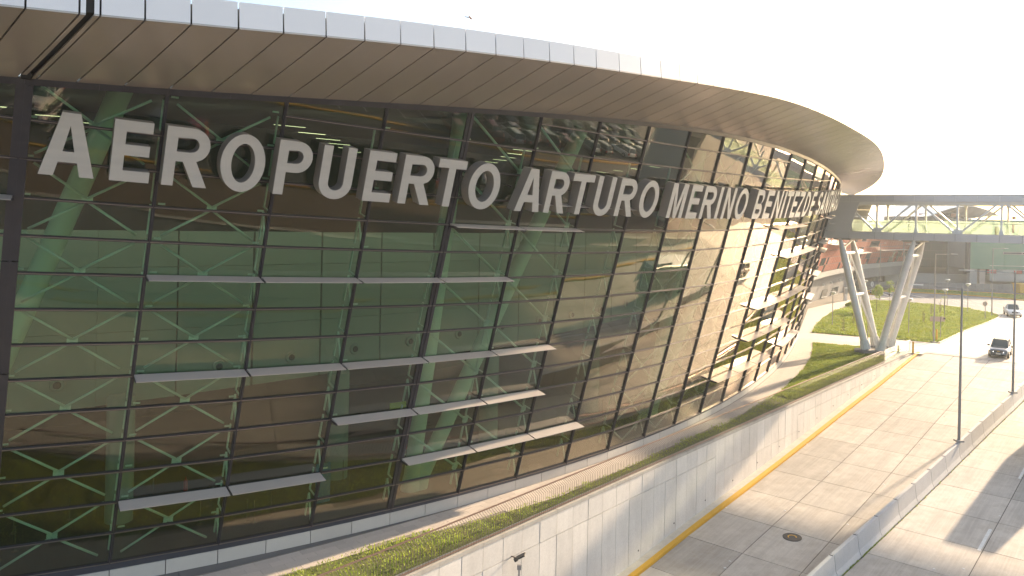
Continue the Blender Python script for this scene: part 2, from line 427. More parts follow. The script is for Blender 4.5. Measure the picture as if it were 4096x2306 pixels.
# ---------------------------------------------------------------- roads
tcol = [-18.1, -14.85]
def tk(s): return -21.55 - .012 * (s - 40)         # foot of yellow kerb
def tb(s): return -13.67 + (s - 37.5) * .0612       # centre line of median barrier
road = MB()
for a, b in zip(np.arange(-38, 93, 2), np.arange(-36, 95, 2)):
    road.add([rd(a, tw(a) - .1), rd(b, tw(b) - .1), rd(b, TR + .1), rd(a, TR + .1)], [(0, 1, 2, 3)][::1])
ro = road.build('road', M_slabjoint)
for v in ro.data.vertices: v.co.z -= .03
ro['kind'] = 'structure'
b = bmesh.new(); b.from_mesh(ro.data); bmesh.ops.remove_doubles(b, verts=b.verts, dist=.001)
for f in b.faces:
    f.normal_update()
    if f.normal.z < 0: f.normal_flip()
b.to_mesh(ro.data); b.free()
def slab(s0, s1, ta, tb_, parent, name='concrete_slab'):
    g_ = .022
    pts = [(s0 + g_, ta(s0) + g_), (s1 - g_, ta(s1) + g_), (s1 - g_, tb_(s1) - g_), (s0 + g_, tb_(s0) - g_)]
    dz = random.uniform(-.003, .003)
    mb = MB(); mb.hexa([rd(s, t, -.1) for s, t in pts][::-1] + [rd(s, t, dz) for s, t in pts][::-1])
    return mb.build(name, M_slab, parent)
def lin(c, k=-.015): return lambda s: c + k * (s - 40)
joints = [44.28 + 4.14 * n for n in range(-6, 13)]
cols_l = [(lambda s: tk(s) + .16, lin(-18.1)), (lin(-18.1), lin(-14.85)), (lin(-14.85), lambda s: tb(s) - .33)]
cols_r = [(lambda s: tb(s) + .33, lin(-8.25, .004)), (lin(-8.25, .004), lin(-4.75, .004)), (lin(-4.75, .004), lambda s: -.62)]
nslab = 0
for a, b in zip(joints[:-1], joints[1:]):
    for ta, tb_ in cols_l + cols_r:
        if b > 18:
            slab(a, b, ta, tb_, ro); nslab += 1
# road behind / below the camera, joined
mb = MB()
for n in range(-18, -6):
    a, b = 44.28 + 4.14 * n, 44.28 + 4.14 * (n + 1)
    for ta, tb_ in cols_l + cols_r:
        pts = [(a + .01, ta(a) + .01), (b - .01, ta(b) + .01), (b - .01, tb_(b) - .01), (a + .01, tb_(a) - .01)]
        mb.hexa([rd(s, t, -.1) for s, t in pts][::-1] + [rd(s, t, 0) for s, t in pts][::-1])
o = mb.build('concrete_slab', M_slab, ro); o['kind'] = 'stuff'
SJ = joints[-1]
# far concrete road joining the roundabout
lawn_edge = [(4000, 1266), (3952, 1291), (3846, 1331), (3756, 1374)]
fr = [st(SJ, tw(SJ) + .6), at(3756, 1376)]
fr += [at(x, y) for x, y in lawn_edge[::-1][1:]] + [at(4020, 1240), at(4300, 1248), at(4700, 1330), at(4700, 1480), st(SJ, TR + 6), st(SJ, TR)]
fr = [(p.x, p.y) for p in fr]
sheet('road', fr, .004, M_slab)
ra = [at(x, y) for x, y in [(3470, 1196), (3500, 1203), (3571, 1205), (3721, 1218), (3872, 1235), (3952, 1251), (4006, 1264), (4030, 1240), (4300, 1250), (5200, 1300), (5200, 1230), (4096, 1205), (4003, 1194), (3841, 1182), (3680, 1174), (3560, 1168), (3440, 1168)]]
sheet('road', [(p.x, p.y) for p in ra], .008, M_asphalt_far)
# expansion joints cut in the far road as dark strips
mb = MB()
for n in range(0, 10):
    s_ = SJ + 4.3 * n + .1
    a, b_ = st(s_, tk(SJ) + 1.2 + n * .9, .006), st(s_, 4, .006)
    d = U2.to_3d() * .02
    mb.add([a - d, b_ - d, b_ + d, a + d], [(0, 1, 2, 3)])
for t_ in (-18.9, -15.4, -11.3, -8.2, -4.7):
    a, b_ = st(SJ, t_, .0062), st(SJ + 40, t_ + 1.2, .0062); d = V2.to_3d() * .02
    mb.add([a - d, a + d, b_ + d, b_ - d], [(0, 1, 2, 3)])
o = mb.build('road_joint', M_slabjoint); o['kind'] = 'structure'
sheet('road', [st(93.2, tw(93.2) - 3)[:2], st(93.2, tk(93) + 9)[:2], st(116, tk(93) + 9)[:2], st(118, tk(93) - 3)[:2]], -.02, M_slab)
# kerbs
def ribbon(name, path, w, z0, z1, m, zf=None, side=None):
    """a kerb: path = list of plan points"""
    mb = MB(); n = len(path)
    L_, R_ = [], []
    for i, p in enumerate(path):
        a = path[max(i - 1, 0)]; c = path[min(i + 1, n - 1)]
        d = Vector((c.x - a.x, c.y - a.y, 0)).normalized(); q = Vector((-d.y, d.x, 0)) * w / 2
        zz = p.z
        L_.append((p + q, zz)); R_.append((p - q, zz))
    for i in range(n - 1):
        (a, za), (b, zb), (c, zc), (d, zd) = R_[i], R_[i + 1], L_[i + 1], L_[i]
        mb.hexa([Vector((a.x, a.y, za + z0)), Vector((b.x, b.y, zb + z0)), Vector((c.x, c.y, zc + z0)), Vector((d.x, d.y, zd + z0)),
                 Vector((a.x, a.y, za + z1)), Vector((b.x, b.y, zb + z1)), Vector((c.x, c.y, zc + z1)), Vector((d.x, d.y, zd + z1))])
    o = mb.build(name, m); o['kind'] = 'structure'; return o
ribbon('yellow_kerb', [rd(s, tk(s)) for s in np.linspace(-30, 92.7, 42)], .30, -.1, .14, M_yellow)
ribbon('walkway', [rd(s, (tk(s) - .16 + tw(s) + .02) / 2) for s in np.linspace(-30, 92.7, 42)], .52, -.1, .13, M_kerb)
ribbon('yellow_kerb', [rd(s, -.45) for s in np.arange(-30, 96, 3)], .30, -.1, .15, M_yellow)
ribbon('walkway', [rd(s, .35) for s in np.arange(-30, 96, 3)], 1.25, -.1, .14, M_kerb)
def kerbpx(name, px, w=.22, h=.12, m=M_kerb):
    return ribbon(name, [at(x, y, 0) for x, y in px], w, -.05, h, m)
kerbpx('kerb', [(3756, 1374), (3800, 1354), (3846, 1331), (3900, 1310), (3952, 1291), (3985, 1277), (4002, 1266), (3990, 1259), (3952, 1251), (3872, 1236), (3796, 1226), (3721, 1218), (3640, 1211), (3571, 1205), (3527, 1204)])
kerbpx('kerb', [(3249, 1372), (3327, 1378.5), (3385, 1382), (3444, 1387)], .12, .03)
kerbpx('kerb', [(3249.5, 1333), (3330, 1340), (3436, 1348), (3585, 1360), (3721, 1372), (3756, 1375)], .12, .03)
kerbpx('yellow_kerb', [(3440, 1165), (3560, 1166), (3680, 1172.5), (3841, 1180.5), (4003, 1192.5), (4096, 1203.5), (4400, 1236)], .25, .15, M_yellow)
kerbpx('yellow_kerb', [(3560, 1157), (3680, 1159), (3841, 1167), (4003, 1176), (4200, 1190)], .25, .15, M_yellow)
kerbpx('yellow_kerb', [(3474, 1178), (3490, 1181), (3507, 1179), (3495, 1175.5), (3474, 1174)], .3, .2, M_yellow)
# painted marks
def mark(px, z=.014, m=M_white, name='road_marking'):
    return sheet(name, [at(x, y)[:2] for x, y in px], z, m)
for i in range(13):
    x = 3560 + i * 42; y = 1182 + i * 3.0
    a, b_ = at(x, y), at(x + 34, y + 8)
    d = Vector((0, 1.0, 0))
    sheet('road_marking', [(a.x, a.y), (b_.x, b_.y), (b_.x, b_.y + .45), (a.x, a.y + .45)], .014, M_white)
for i in range(9):
    x = 3810 + i * 34; y = 1207 + i * 4.6
    a, b_ = at(x, y), at(x + 22, y + 6)
    sheet('road_marking', [(a.x, a.y), (b_.x, b_.y), (b_.x, b_.y + .35), (a.x, a.y + .35)], .014, M_white)
for a, b_ in [((3520, 1172), (3575, 1190)), ((3575, 1190), (3525, 1196)), ((3490, 1190), (3560, 1184)), ((3540, 1170), (3640, 1193)), ((3600, 1172), (3700, 1192))]:
    p, q = at(*a), at(*b_); d = (q - p).normalized().cross(Vector((0, 0, 1))) * .14
    sheet('road_marking', [(p - d)[:2], (q - d)[:2], (q + d)[:2], (p + d)[:2]], .016, M_white)
# lane dashes
def dash(s0, s1, t, w=.14):
    mb = MB(); mb.add([rd(s0, t - w / 2, .009), rd(s1, t - w / 2, .009), rd(s1, t + w / 2, .009), rd(s0, t + w / 2, .009)], [(3, 2, 1, 0)])
    o = mb.build('lane_dash', M_white); o['kind'] = 'structure'
dash(48.2, 51.4, -8.38, .17)
dash(60.5, 63.4, -8.3, .15); dash(38, 40.6, -8.4, .15)
for i in range(3):
    p = st(97 + i * 6, -12.6 + i * .4, .012); d = U2.to_3d() * 1.2; q = V2.to_3d() * .08
    sheet('lane_dash', [(p - d - q)[:2], (p + d - q)[:2], (p + d + q)[:2], (p - d + q)[:2]], .012, M_white)
# speed roundel 30 painted on the road
cpt = at(3830, 1381); ang = math.atan2(U2.y, U2.x)
def roundel():
    ax = U2.to_3d() * -1; ay = V2.to_3d()
    ring = [cpt + ax * 1.7 * math.cos(a) + ay * .85 * math.sin(a) for a in np.linspace(0, 2 * math.pi, 41)[:-1]]
    inner = [cpt + ax * 1.5 * math.cos(a) + ay * .72 * math.sin(a) for a in np.linspace(0, 2 * math.pi, 41)[:-1]]
    vs = [(p.x, p.y, .0135) for p in ring + inner]
    fs = [(i, (i + 1) % 40, 40 + (i + 1) % 40, 40 + i) for i in range(40)]
    o = obj('speed_roundel', vs, fs, mat('faded_red_paint', (.50, .30, .24), .7)); o['kind'] = 'structure'
    vs = [(p.x, p.y, .0125) for p in inner]
    obj('speed_roundel', vs, [tuple(range(40))], M_white)['kind'] = 'structure'
    f = bpy.data.curves.new('speed_digits', 'FONT'); f.body = '30'; f.size = 1.5; f.align_x = 'CENTER'; f.align_y = 'CENTER'
    t = bpy.data.objects.new('speed_digits', f)
    me = bpy.data.meshes.new_from_object(t); bpy.data.objects.remove(t)
    M = Matrix(((ay.x * .62, -ax.x * 1.35, 0, cpt.x), (ay.y * .62, -ax.y * 1.35, 0, cpt.y), (0, 0, 1, .018), (0, 0, 0, 1)))
    M = Matrix(((-ay.x * .62, ax.x * -1.35 * -1, 0, cpt.x), (-ay.y * .62, ax.y * 1.35, 0, cpt.y), (0, 0, 1, .018), (0, 0, 0, 1)))
    me.transform(M); me.materials.clear(); me.materials.append(mat('faded_black_paint', (.22, .20, .19), .8))
    o = bpy.data.objects.new('speed_digits', me); COL.objects.link(o); o['kind'] = 'structure'
roundel()
# right-hand side: retaining wall, pavement, car park
ribbon('pavement', [st(s, 4.8, 0) for s in np.linspace(-60, 96, 20)], 7.4, -.05, .006, mat('brown_paving', (.16, .11, .08), .8, noise=[(.5, .5, (.15, .11, .085))]))  # brown paving, its colour darkened to stand in for shade lying there
sheet('car_park', [st(-60, 8.6)[:2], st(-60, 75)[:2], st(125, 75)[:2], st(125, 8.6)[:2]], .003, M_asphalt)
ribbon('yellow_kerb', [st(s, 8.6, 0) for s in np.linspace(-60, 100, 12)], .25, -.05, .16, M_yellow)
ribbon('yellow_kerb', [st(s, 27 + 2.0 * math.sin(s / 16), 0) for s in np.linspace(-40, 110, 50)], .5, -.05, .16, M_yellow)
for t_ in (14, 33, 40):
    for i in range(34):
        a = st(-25 + i * 2.9, t_, 0); d = U2.to_3d() * .06; q = V2.to_3d() * 2.4
        sheet('parking_line', [(a - d - q)[:2], (a + d - q)[:2], (a + d + q)[:2], (a - d + q)[:2]], .008, M_white)

# ================================================================== retaining walls
def wall(label, tfun, s0, s1, face, split, pw, grp, thick=.35, name='retaining_wall', s_fine=(18, 96)):
    root = empty(name, st(s0, tfun(s0)), label, 'wall')
    inv = Matrix.Translation(-root.location)
    edges = list(np.arange(s0, s1, pw)) + [s1]
    core = MB()
    for a, b in zip(edges[:-1], edges[1:]):
        q = [(a, tfun(a) - face * .05), (b, tfun(b) - face * .05), (b, tfun(b) - face * thick), (a, tfun(a) - face * thick)]
        core.hexa([st(s, t, zr(s) - .3) - root.location for s, t in q] + [st(s, t, -.16) - root.location for s, t in q])
    core.build('core', M_slabjoint, root)
    for i, (a, b) in enumerate(zip(edges[:-1], edges[1:])):
        top = -.14
        zj = split(a)
        segs = [(max(zj, zr(a)), top)] + ([(zr(a) - .1, zj - .026)] if zj > zr(a) + .1 else [(zr(a) - .1, zr(a))])
        for lo, hi in segs:
            if hi - lo < .05: continue
            g_ = .013
            q = [(a + g_, tfun(a + g_)), (b - g_, tfun(b - g_)), (b - g_, tfun(b) - face * .06), (a + g_, tfun(a) - face * .06)]
            dd = random.uniform(-.006, .006) * face
            q = [(s, t + (dd if j < 2 else 0)) for j, (s, t) in enumerate(q)]
            if face < 0: q = q[::-1]
            mb = MB(); mb.hexa([st(s, t, lo) - root.location for s, t in q] + [st(s, t, hi) - root.location for s, t in q])
            mb.build('wall_panel', M_wall, root)
    cp = MB()
    ce = list(np.arange(s0, s1, pw * 2)) + [s1]
    for a, b in zip(ce[:-1], ce[1:]):
        q = [(a + .01, tfun(a) + face * .03), (b - .01, tfun(b) + face * .03), (b - .01, tfun(b) - face * .38), (a + .01, tfun(a) - face * .38)]
        if face < 0: q = q[::-1]
        dz = random.uniform(-.012, .012)
        mb = MB(); mb.hexa([st(s, t, -.137) - root.location for s, t in q] + [st(s, t, .03 + dz) - root.location for s, t in q])
        mb.build('coping', M_coping, root)
    return root
def split_l(s): return -1.15 if s < 44 else (-2.2 if s < 58 else -1.0)
rw = wall('long pale cast concrete retaining wall carrying the railing beside the sunken road', tw, -12, S1, 1, split_l, 1.27, None)
for i in range(15):
    s_ = 36 + i * 3.9; c_ = st(s_, tw(s_), zr(s_) + .62) - rw.location; v_ = V2.to_3d()
    mb = MB(); mb.tube(c_ - v_ * .02, c_ + v_ * .012, .05, n=10); mb.build('weep_hole', M_dark, rw)
wall('concrete retaining wall across the road in front of the car park', lambda s: TR, -30, 95, -1, lambda s: -9, 3.8, None)

# ================================================================== terminal building
tb_root = empty('terminal_building', fac(8, 0), 'curved glass airport terminal leaning outward under a wide bronze roof canopy', 'building')
ORG = tb_root.location.copy()
_old_obj = obj
def part(mb, name, m, smooth=False, root=tb_root):
    for v in mb.v: v -= root.location
    return mb.build(name, m, root, smooth)
K0, K1 = -3, 20
def fbar(k0, l0, k1, l1, w, d, o0=0, n=1):
    """framing strip on the glass plane: w = width in the plane, d = depth outward, o0 = offset of back face"""
    mb = MB()
    for i in range(n):
        ka, la = k0 + (k1 - k0) * i / n, l0 + (l1 - l0) * i / n
        kb, lb = k0 + (k1 - k0) * (i + 1) / n, l0 + (l1 - l0) * (i + 1) / n
        A, Bp = fac(ka, la), fac(kb, lb); na, nb = fnor(ka, la), fnor(kb, lb)
        dr = (Bp - A).normalized()
        wa = na.cross(dr).normalized() * w / 2; wb = nb.cross(dr).normalized() * w / 2
        mb.hexa([A - wa + na * o0, Bp - wb + nb * o0, Bp + wb + nb * o0, A + wa + na * o0,
                 A - wa + na * (o0 + d), Bp - wb + nb * (o0 + d), Bp + wb + nb * (o0 + d), A + wa + na * (o0 + d)])
    return mb
# panes
ROWS = {}
for k in range(K0, K1):
    lv = list(range(0, 16))
    tp = min(ltop(k), ltop(k + 1))
    ls = [l for l in range(0, 16) if l < tp - .3]
    if k >= 12: ls = [l for l in ls if l not in (15,)]
    ROWS[k] = ls
npane = 0
rest = MB()
for k in range(K0, K1):
    ls = ROWS[k]
    for i, l in enumerate(ls):
        la = l; lb = ls[i + 1] if i + 1 < len(ls) else None
        if lb is None: la0, la1 = ltop(k) - .02, ltop(k + 1) - .02
        else: la0 = la1 = lb
        if k >= 12 and l == 14: pass
        c = [fac(k + .012, la + .03), fac(k + .988, la + .03), fac(k + .988, la1 - .03), fac(k + .012, la0 - .03)]
        jit = [random.uniform(-.006, .006) for _ in range(4)]
        n_ = fnor(k + .5, la + .5)
        c = [p + n_ * j for p, j in zip(c, jit)]
        mb = MB(); mb.hexa([p - n_ * .016 for p in c] + [p for p in c])
        if 0 <= k < 19 or (k == -1 and l < 99):
            part(mb, 'glass_pane', M_glass); npane += 1
        else:
            rest.add(mb.v, mb.f)
o = part(rest, 'glass_pane', M_glass); o['kind'] = 'stuff'
# mullions
for k in range(K0, K1 + 1):
    thick = k in (4,)
    w = .30 if thick else .11
    n_ = 6
    mb = fbar(k, -.02, k, ltop(k), w, .10, -.03, 4)
    part(mb, 'mullion', M_frame)
    mb = fbar(k, -.02, k, ltop(k), .03, .035, .072, 4)
    part(mb, 'mullion_cap', M_frame)
# expansion joint column cover near the left end
for a, b in [(-.055, .06)]:
    segs = [(-.1, 2.9), (2.94, 6.2), (6.24, 9.3), (9.34, 12.0), (12.04, 13.85)]
    for l0, l1 in segs:
        mb = MB(); c = [fac(a, l0), fac(b, l0), fac(b, l1), fac(a, l1)]; n_ = fnor(0, l0)
        mb.hexa([p - n_ * .1 for p in c] + [p + n_ * .10 for p in c])
        part(mb, 'joint_cover', M_frame)
# transoms (one per row, following the curve)
for l in range(0, 16):
    ks = [k for k in range(K0, K1 + 1) if l < ltop(k) - .25 and not (l == 15 and k > 12)]
    if not ks: continue
    mb = fbar(ks[0], l, ks[-1], l, .085, .085, -.03, len(range(ks[0], ks[-1])))
    part(mb, 'transom', M_frame)
    mb = fbar(ks[0], l, ks[-1], l, .028, .03, .057, len(range(ks[0], ks[-1])))
    part(mb, 'transom_cap', M_cap)
mb = MB()
for i in range((K1 - K0) * 2):
    ka, kb = K0 + i / 2, K0 + (i + 1) / 2
    for kk in ((ka, kb),):
        a0, a1, b0, b1 = fac(ka, ltop(ka) - .04), fac(kb, ltop(kb) - .04), fac(ka, ltop(ka) + .15), fac(kb, ltop(kb) + .15)
        n_ = fnor(ka, 14)
        mb.hexa([a0 - n_ * .05, a1 - n_ * .05, b1 - n_ * .05, b0 - n_ * .05, a0 + n_ * .1, a1 + n_ * .1, b1 + n_ * .1, b0 + n_ * .1])
part(mb, 'head_frame', M_frame)
# sill and plinth
def sillh(k): return float(np.interp(zbase(k), [.45, 1.05], [.17, .32]))
for k in range(K0, K1):
    sh_ = sillh(k + .5); mb = fbar(k, -sh_ / 2.5 - .01, k + 1, -sh_ / 2.5 - .01, sh_, .11, -.06, 2); part(mb, 'sill', M_frame_sill)
def dpt(k, z, o):
    p = fac(k, 0); n_ = hnor(k, 0); return Vector((p.x + n_.x * o, p.y + n_.y * o, z))
def vbox(ka, kb, z0a, z0b, z1a, z1b, o0, o1):
    mb = MB(); mb.hexa([dpt(ka, z0a, o0), dpt(kb, z0b, o0), dpt(kb, z0b, o1), dpt(ka, z0a, o1), dpt(ka, z1a, o0), dpt(kb, z1b, o0), dpt(kb, z1b, o1), dpt(ka, z1a, o1)])
    mb.f = [f[::-1] for f in mb.f]; return mb
for i in range(-6, 40):
    ka, kb = i / 2 + .004, i / 2 + .496
    ta, tb_ = fac(ka, 0).z - sillh(ka) + .02, fac(kb, 0).z - sillh(kb) + .02
    la, lb = max(ta - .50, -.02), max(tb_ - .50, -.02)
    part(vbox(ka, kb, la, lb, ta, tb_, -.05, .03), 'plinth_panel', M_plinth)
    ka, kb = i / 2 + .13, i / 2 + .626
    la, lb = fac(ka, 0).z - sillh(ka) - .495, fac(kb, 0).z - sillh(kb) - .495
    if max(la, lb) > .03:
        part(vbox(ka, kb, -.02, -.02, max(la, .0), max(lb, .0), -.06, .012), 'plinth_base', M_plinth_dark)
mb = MB()
for i in range(-6, 40):
    ka, kb = i / 2, i / 2 + .5
    q = vbox(ka, kb, -.3, -.3, fac(ka, 0).z - .25, fac(kb, 0).z - .25, -.3, -.07); mb.add(q.v, q.f)
part(mb, 'footing', M_plinth_dark)

# X braces and gussets behind the glass
def rod(p, q, r=.042):
    mb = MB(); mb.tube(p, q, r, n=8); o = part(mb, 'brace', M_steel, True); return o
def gusset(k, l, dk, dl, off=-.30):
    mb = MB(); c = fac(k, l, off); t, u, n_ = ftan(k, l), fup(k, l), fnor(k, l)
    mb.box(c, (dk, dl, .03), (t, u, n_)); return part(mb, 'gusset', M_steel)
OFF = -.30
for k in (0, 1, 8, 9, 10, 11, 13):
    for j in range(0, 8):
        lo, mid, hi = 2 * j - 1, 2 * j, 2 * j + 1
        if k in (0, 1): lo, mid, hi = 2 * j, 2 * j + 1, 2 * j + 2
        for (a, la, b, lb) in ((k + .10, hi - .12, k + .5, mid + .04), (k + .90, hi - .12, k + .5, mid + .04), (k + .10, lo + .12, k + .5, mid - .04), (k + .90, lo + .12, k + .5, mid - .04)):
            if min(la, lb) < 0 or max(la, lb) > ltop(k): continue
            rod(fac(a, la, OFF), fac(b, lb, OFF))
        if mid < ltop(k) - .3 and mid > 0: gusset(k + .5, mid, .32, .20)
for k in (4, 5, 16):
    for j in range(0, 7):
        lo, hi = 2 * j + 1, 2 * j + 3
        rod(fac(k + .08, hi - .1, OFF), fac(k + .92, lo + .1, OFF), .055)
        gusset(k + .93, lo + .08, .3, .3)
# ladder trusses behind each mullion
for k in range(-1, 19):
    mb = MB()
    for l in range(0, 14, 1):
        a, b = fac(k, l + .08, -.62), fac(k, l + .92, -.62)
        mb.bar(a, b, .04, .10, fnor(k, l))
        if l % 2 == 0:
            mb.bar(fac(k, l + .95, -.62), fac(k, l + .15, -.06), .04, .07, ftan(k, l))
        else:
            mb.bar(fac(k, l + .1, -.62), fac(k, l + .1, -.06), .04, .06, ftan(k, l))
    part(mb, 'mullion_truss', M_steel)
    for l in range(1, 15, 1):
        if k in (0, 1, 2) or l % 2 == 0:
            gusset(k + (.07 if k != 2 else -.07), l + .07, .22, .06, -.16)

# sunshade fins
FINS = [(5, 1, 5), (8, 1, 6), (11, 0, 0)]
fins = []
def addfins(Lev, ks):
    for k in ks: fins.append((14 - Lev, k))
addfins(5, (1, 2, 3, 4)); addfins(8, (1, 2, 3, 4, 5)); addfins(3, (-1, 4, 5)); addfins(2, (5, 6, 11, 12))
addfins(10, (3, 4, 5)); addfins(12, (1, 2, 4, 5, 6)); addfins(3, (12, 13)); addfins(5, (13, 14, 15, 17)); addfins(8, (12, 13, 14, 15, 18))
addfins(10, (12, 13, 14, 18)); addfins(12, (11, 12, 13, 15, 16)); addfins(6, (18,)); addfins(3, (17,))
for l, k in fins:
    a, b = fac(k + .01, l), fac(k + .985, l)
    na, nb = hnor(k, l), hnor(k + 1, l)
    D = .58; dr = Vector((0, 0, -.10))
    q = [a + na * .10, b + nb * .10, b + nb * (.10 + D) + dr, a + na * (.10 + D) + dr]
    mb = MB(); up = Vector((0, 0, .05))
    mb.hexa([q[0] - up, q[3] - up * .3, q[2] - up * .3, q[1] - up, q[0] + up, q[3], q[2], q[1] + up])
    o = part(mb, 'sunshade_fin', M_fin)
    for kk, nn, pp in ((k + .03, na, a), (k + .96, nb, b)):
        mb = MB(); mb.bar(pp + nn * .05 + Vector((0, 0, -.06)), pp + nn * .55 + Vector((0, 0, -.12)), .02, .09); part(mb, 'fin_bracket', M_frame)

# interior of the hall
def ip(k, d, z):      # inside point: d metres behind the foot of the glass
    p = fac(k, 0); n_ = hnor(k, 0); return Vector((p.x - n_.x * d, p.y - n_.y * d, z))
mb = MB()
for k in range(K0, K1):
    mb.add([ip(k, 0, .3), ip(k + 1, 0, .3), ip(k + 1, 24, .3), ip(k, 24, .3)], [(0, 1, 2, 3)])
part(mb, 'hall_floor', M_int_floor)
for k in range(-3, K1 - 1):        # bulkhead of inner concrete panels
    for (z0, z1) in ((5.4, 8.2), (8.22, 11.0), (11.02, 12.6)):
        d0 = 7.0
        a, b = ip(k + .01, d0, 0), ip(k + .99, d0, 0); n_ = hnor(k, 0)
        zz = z0 + (0.10 * (k - 4) if z0 < 6 else 0)
        mb = MB(); mb.hexa([Vector((a.x, a.y, zz)), Vector((b.x, b.y, zz + (.10 if z0 < 6 else 0))), Vector((b.x - n_.x * .3, b.y - n_.y * .3, zz)), Vector((a.x - n_.x * .3, a.y - n_.y * .3, zz)),
                            Vector((a.x, a.y, z1)), Vector((b.x, b.y, z1)), Vector((b.x - n_.x * .3, b.y - n_.y * .3, z1)), Vector((a.x - n_.x * .3, a.y - n_.y * .3, z1))])
        part(mb, 'inner_wall_panel', M_int_wall)
    # round air nozzle
    c = ip(k + .55, 6.95, 6.55 + .10 * (k - 4)); n_ = hnor(k, 0)
    mb = MB(); mb.tube(c, c + n_ * .10, .30, .26, 20); part(mb, 'air_nozzle', M_int_wall, False)
    mb = MB(); mb.tube(c + n_ * .08, c + n_ * .14, .17, .13, 20); part(mb, 'nozzle_core', M_int_dark)
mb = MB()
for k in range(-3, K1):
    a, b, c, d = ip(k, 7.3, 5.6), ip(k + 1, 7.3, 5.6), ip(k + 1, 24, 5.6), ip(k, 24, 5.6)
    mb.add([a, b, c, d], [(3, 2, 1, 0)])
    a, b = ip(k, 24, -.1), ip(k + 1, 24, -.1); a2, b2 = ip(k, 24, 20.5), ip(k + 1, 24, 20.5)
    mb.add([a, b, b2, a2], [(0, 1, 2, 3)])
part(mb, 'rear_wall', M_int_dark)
mb = MB()
for k in (-3, K1):
    a, b = ip(k, 0, 0), ip(k, 24, 0); mb.add([a, b, Vector((b.x, b.y, 20)), Vector((a.x, a.y, 20))], [(0, 1, 2, 3)])
part(mb, 'end_wall', M_int_dark)
for k in (-1.6, 1.3, 4.2, 7.1, 10, 13, 16):
    mb = MB(); mb.tube(ip(k, 6.3, .3), ip(k, 6.3, 5.6), .55, n=24); o = part(mb, 'hall_column', M_int_wall, True); autosmooth(o)
# raking tube columns in pairs
def tubecol(kf, kt, df=2.6, dt=3.0, r=.38):
    a = ip(kf, df, .3); b = ip(kt, dt, 18.2); b = b + hnor(kt, 0) * 3.9
    mb = MB(); mb.tube(a, b, r, r, 24); o = part(mb, 'raking_column', M_column, True); autosmooth(o)
    mb = MB(); mb.tube(a - Vector((0, 0, .3)), a + (b - a).normalized() * .7, r * 1.35, r * 1.02, 24); autosmooth(part(mb, 'column_base', M_column))
tubecol(4.75, 4.75); tubecol(4.85, 6.9); tubecol(-.75, 1.05); tubecol(-.9, -.9); tubecol(10.3, 10.3); tubecol(10.4, 12.4); tubecol(16, 16); tubecol(16.1, 18)
# ceiling with strip lights, seen through the upper panes
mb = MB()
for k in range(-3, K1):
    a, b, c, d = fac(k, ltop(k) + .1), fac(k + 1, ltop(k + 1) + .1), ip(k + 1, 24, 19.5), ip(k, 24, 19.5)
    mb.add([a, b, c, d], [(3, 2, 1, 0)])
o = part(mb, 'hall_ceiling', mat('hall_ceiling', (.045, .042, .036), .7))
for i in range(22):
    k = -1 + (i * .61) % 13; d = 1.5 + (i * 2.7) % 16
    z = 17.1 + .03 * d
    a = ip(k, d, z); b = ip(k + .38, d, z)
    mb = MB(); mb.bar(a, b, .035, .012); part(mb, 'ceiling_light', M_tube)
# queue posts and odds and ends on the hall floor
for i in range(26):
    k = -.5 + random.random() * 11; d = 2.6 + random.random() * 6
    a = ip(k, d, .3)
    mb = MB(); mb.lathe([(.13, 0), (.13, .02), (.018, .04), (.018, .95), (.03, .96), (.03, 1.0)], a, 8); part(mb, 'queue_post', M_bar)
for k, d in ((2.05, 5.6), (5.2, 5.4)):
    a = ip(k, d, 1.3); mb = MB(); mb.lathe([(.08, 0), (.09, .05), (.09, .45), (.03, .52), (.03, .6)], a, 10); part(mb, 'fire_extinguisher', M_redpaint)
a = ip(3.6, 3.5, .3); mb = MB(); mb.box(a + Vector((0, 0, .9)), (.7, .06, 1.8), (ftan(3.6), hnor(3.6, 0), Vector((0, 0, 1)))); part(mb, 'information_panel', mat('blue_print', (.12, .25, .45), .5))
for k_, z_ in ((4.9, 3.9),):
    a = ip(k_, 4.6, z_)
    ax = (ftan(k_), hnor(k_, 0), Vector((0, 0, 1)))
    mb = MB(); mb.box(a, (.95, .08, .30), ax); part(mb, 'hall_sign', mat('yellow_sign', (.55, .55, .05), .5))
    a = ip(4.1, 4.8, 3.6); mb = MB(); mb.box(a, (1.6, .08, .40), (ftan(4.1), hnor(4.1, 0), Vector((0, 0, 1)))); part(mb, 'hall_sign', M_black)
for i in range(5):
    mb = MB(); a = ip(-.9 + i * .2, 1.6, .3); mb.box(a + Vector((0, 0, .55)), (.6, .12, 1.1 + .12 * (i % 2)), (ftan(0), hnor(0, 0), Vector((0, 0, 1)))); part(mb, 'screen_panel', M_int_wall)

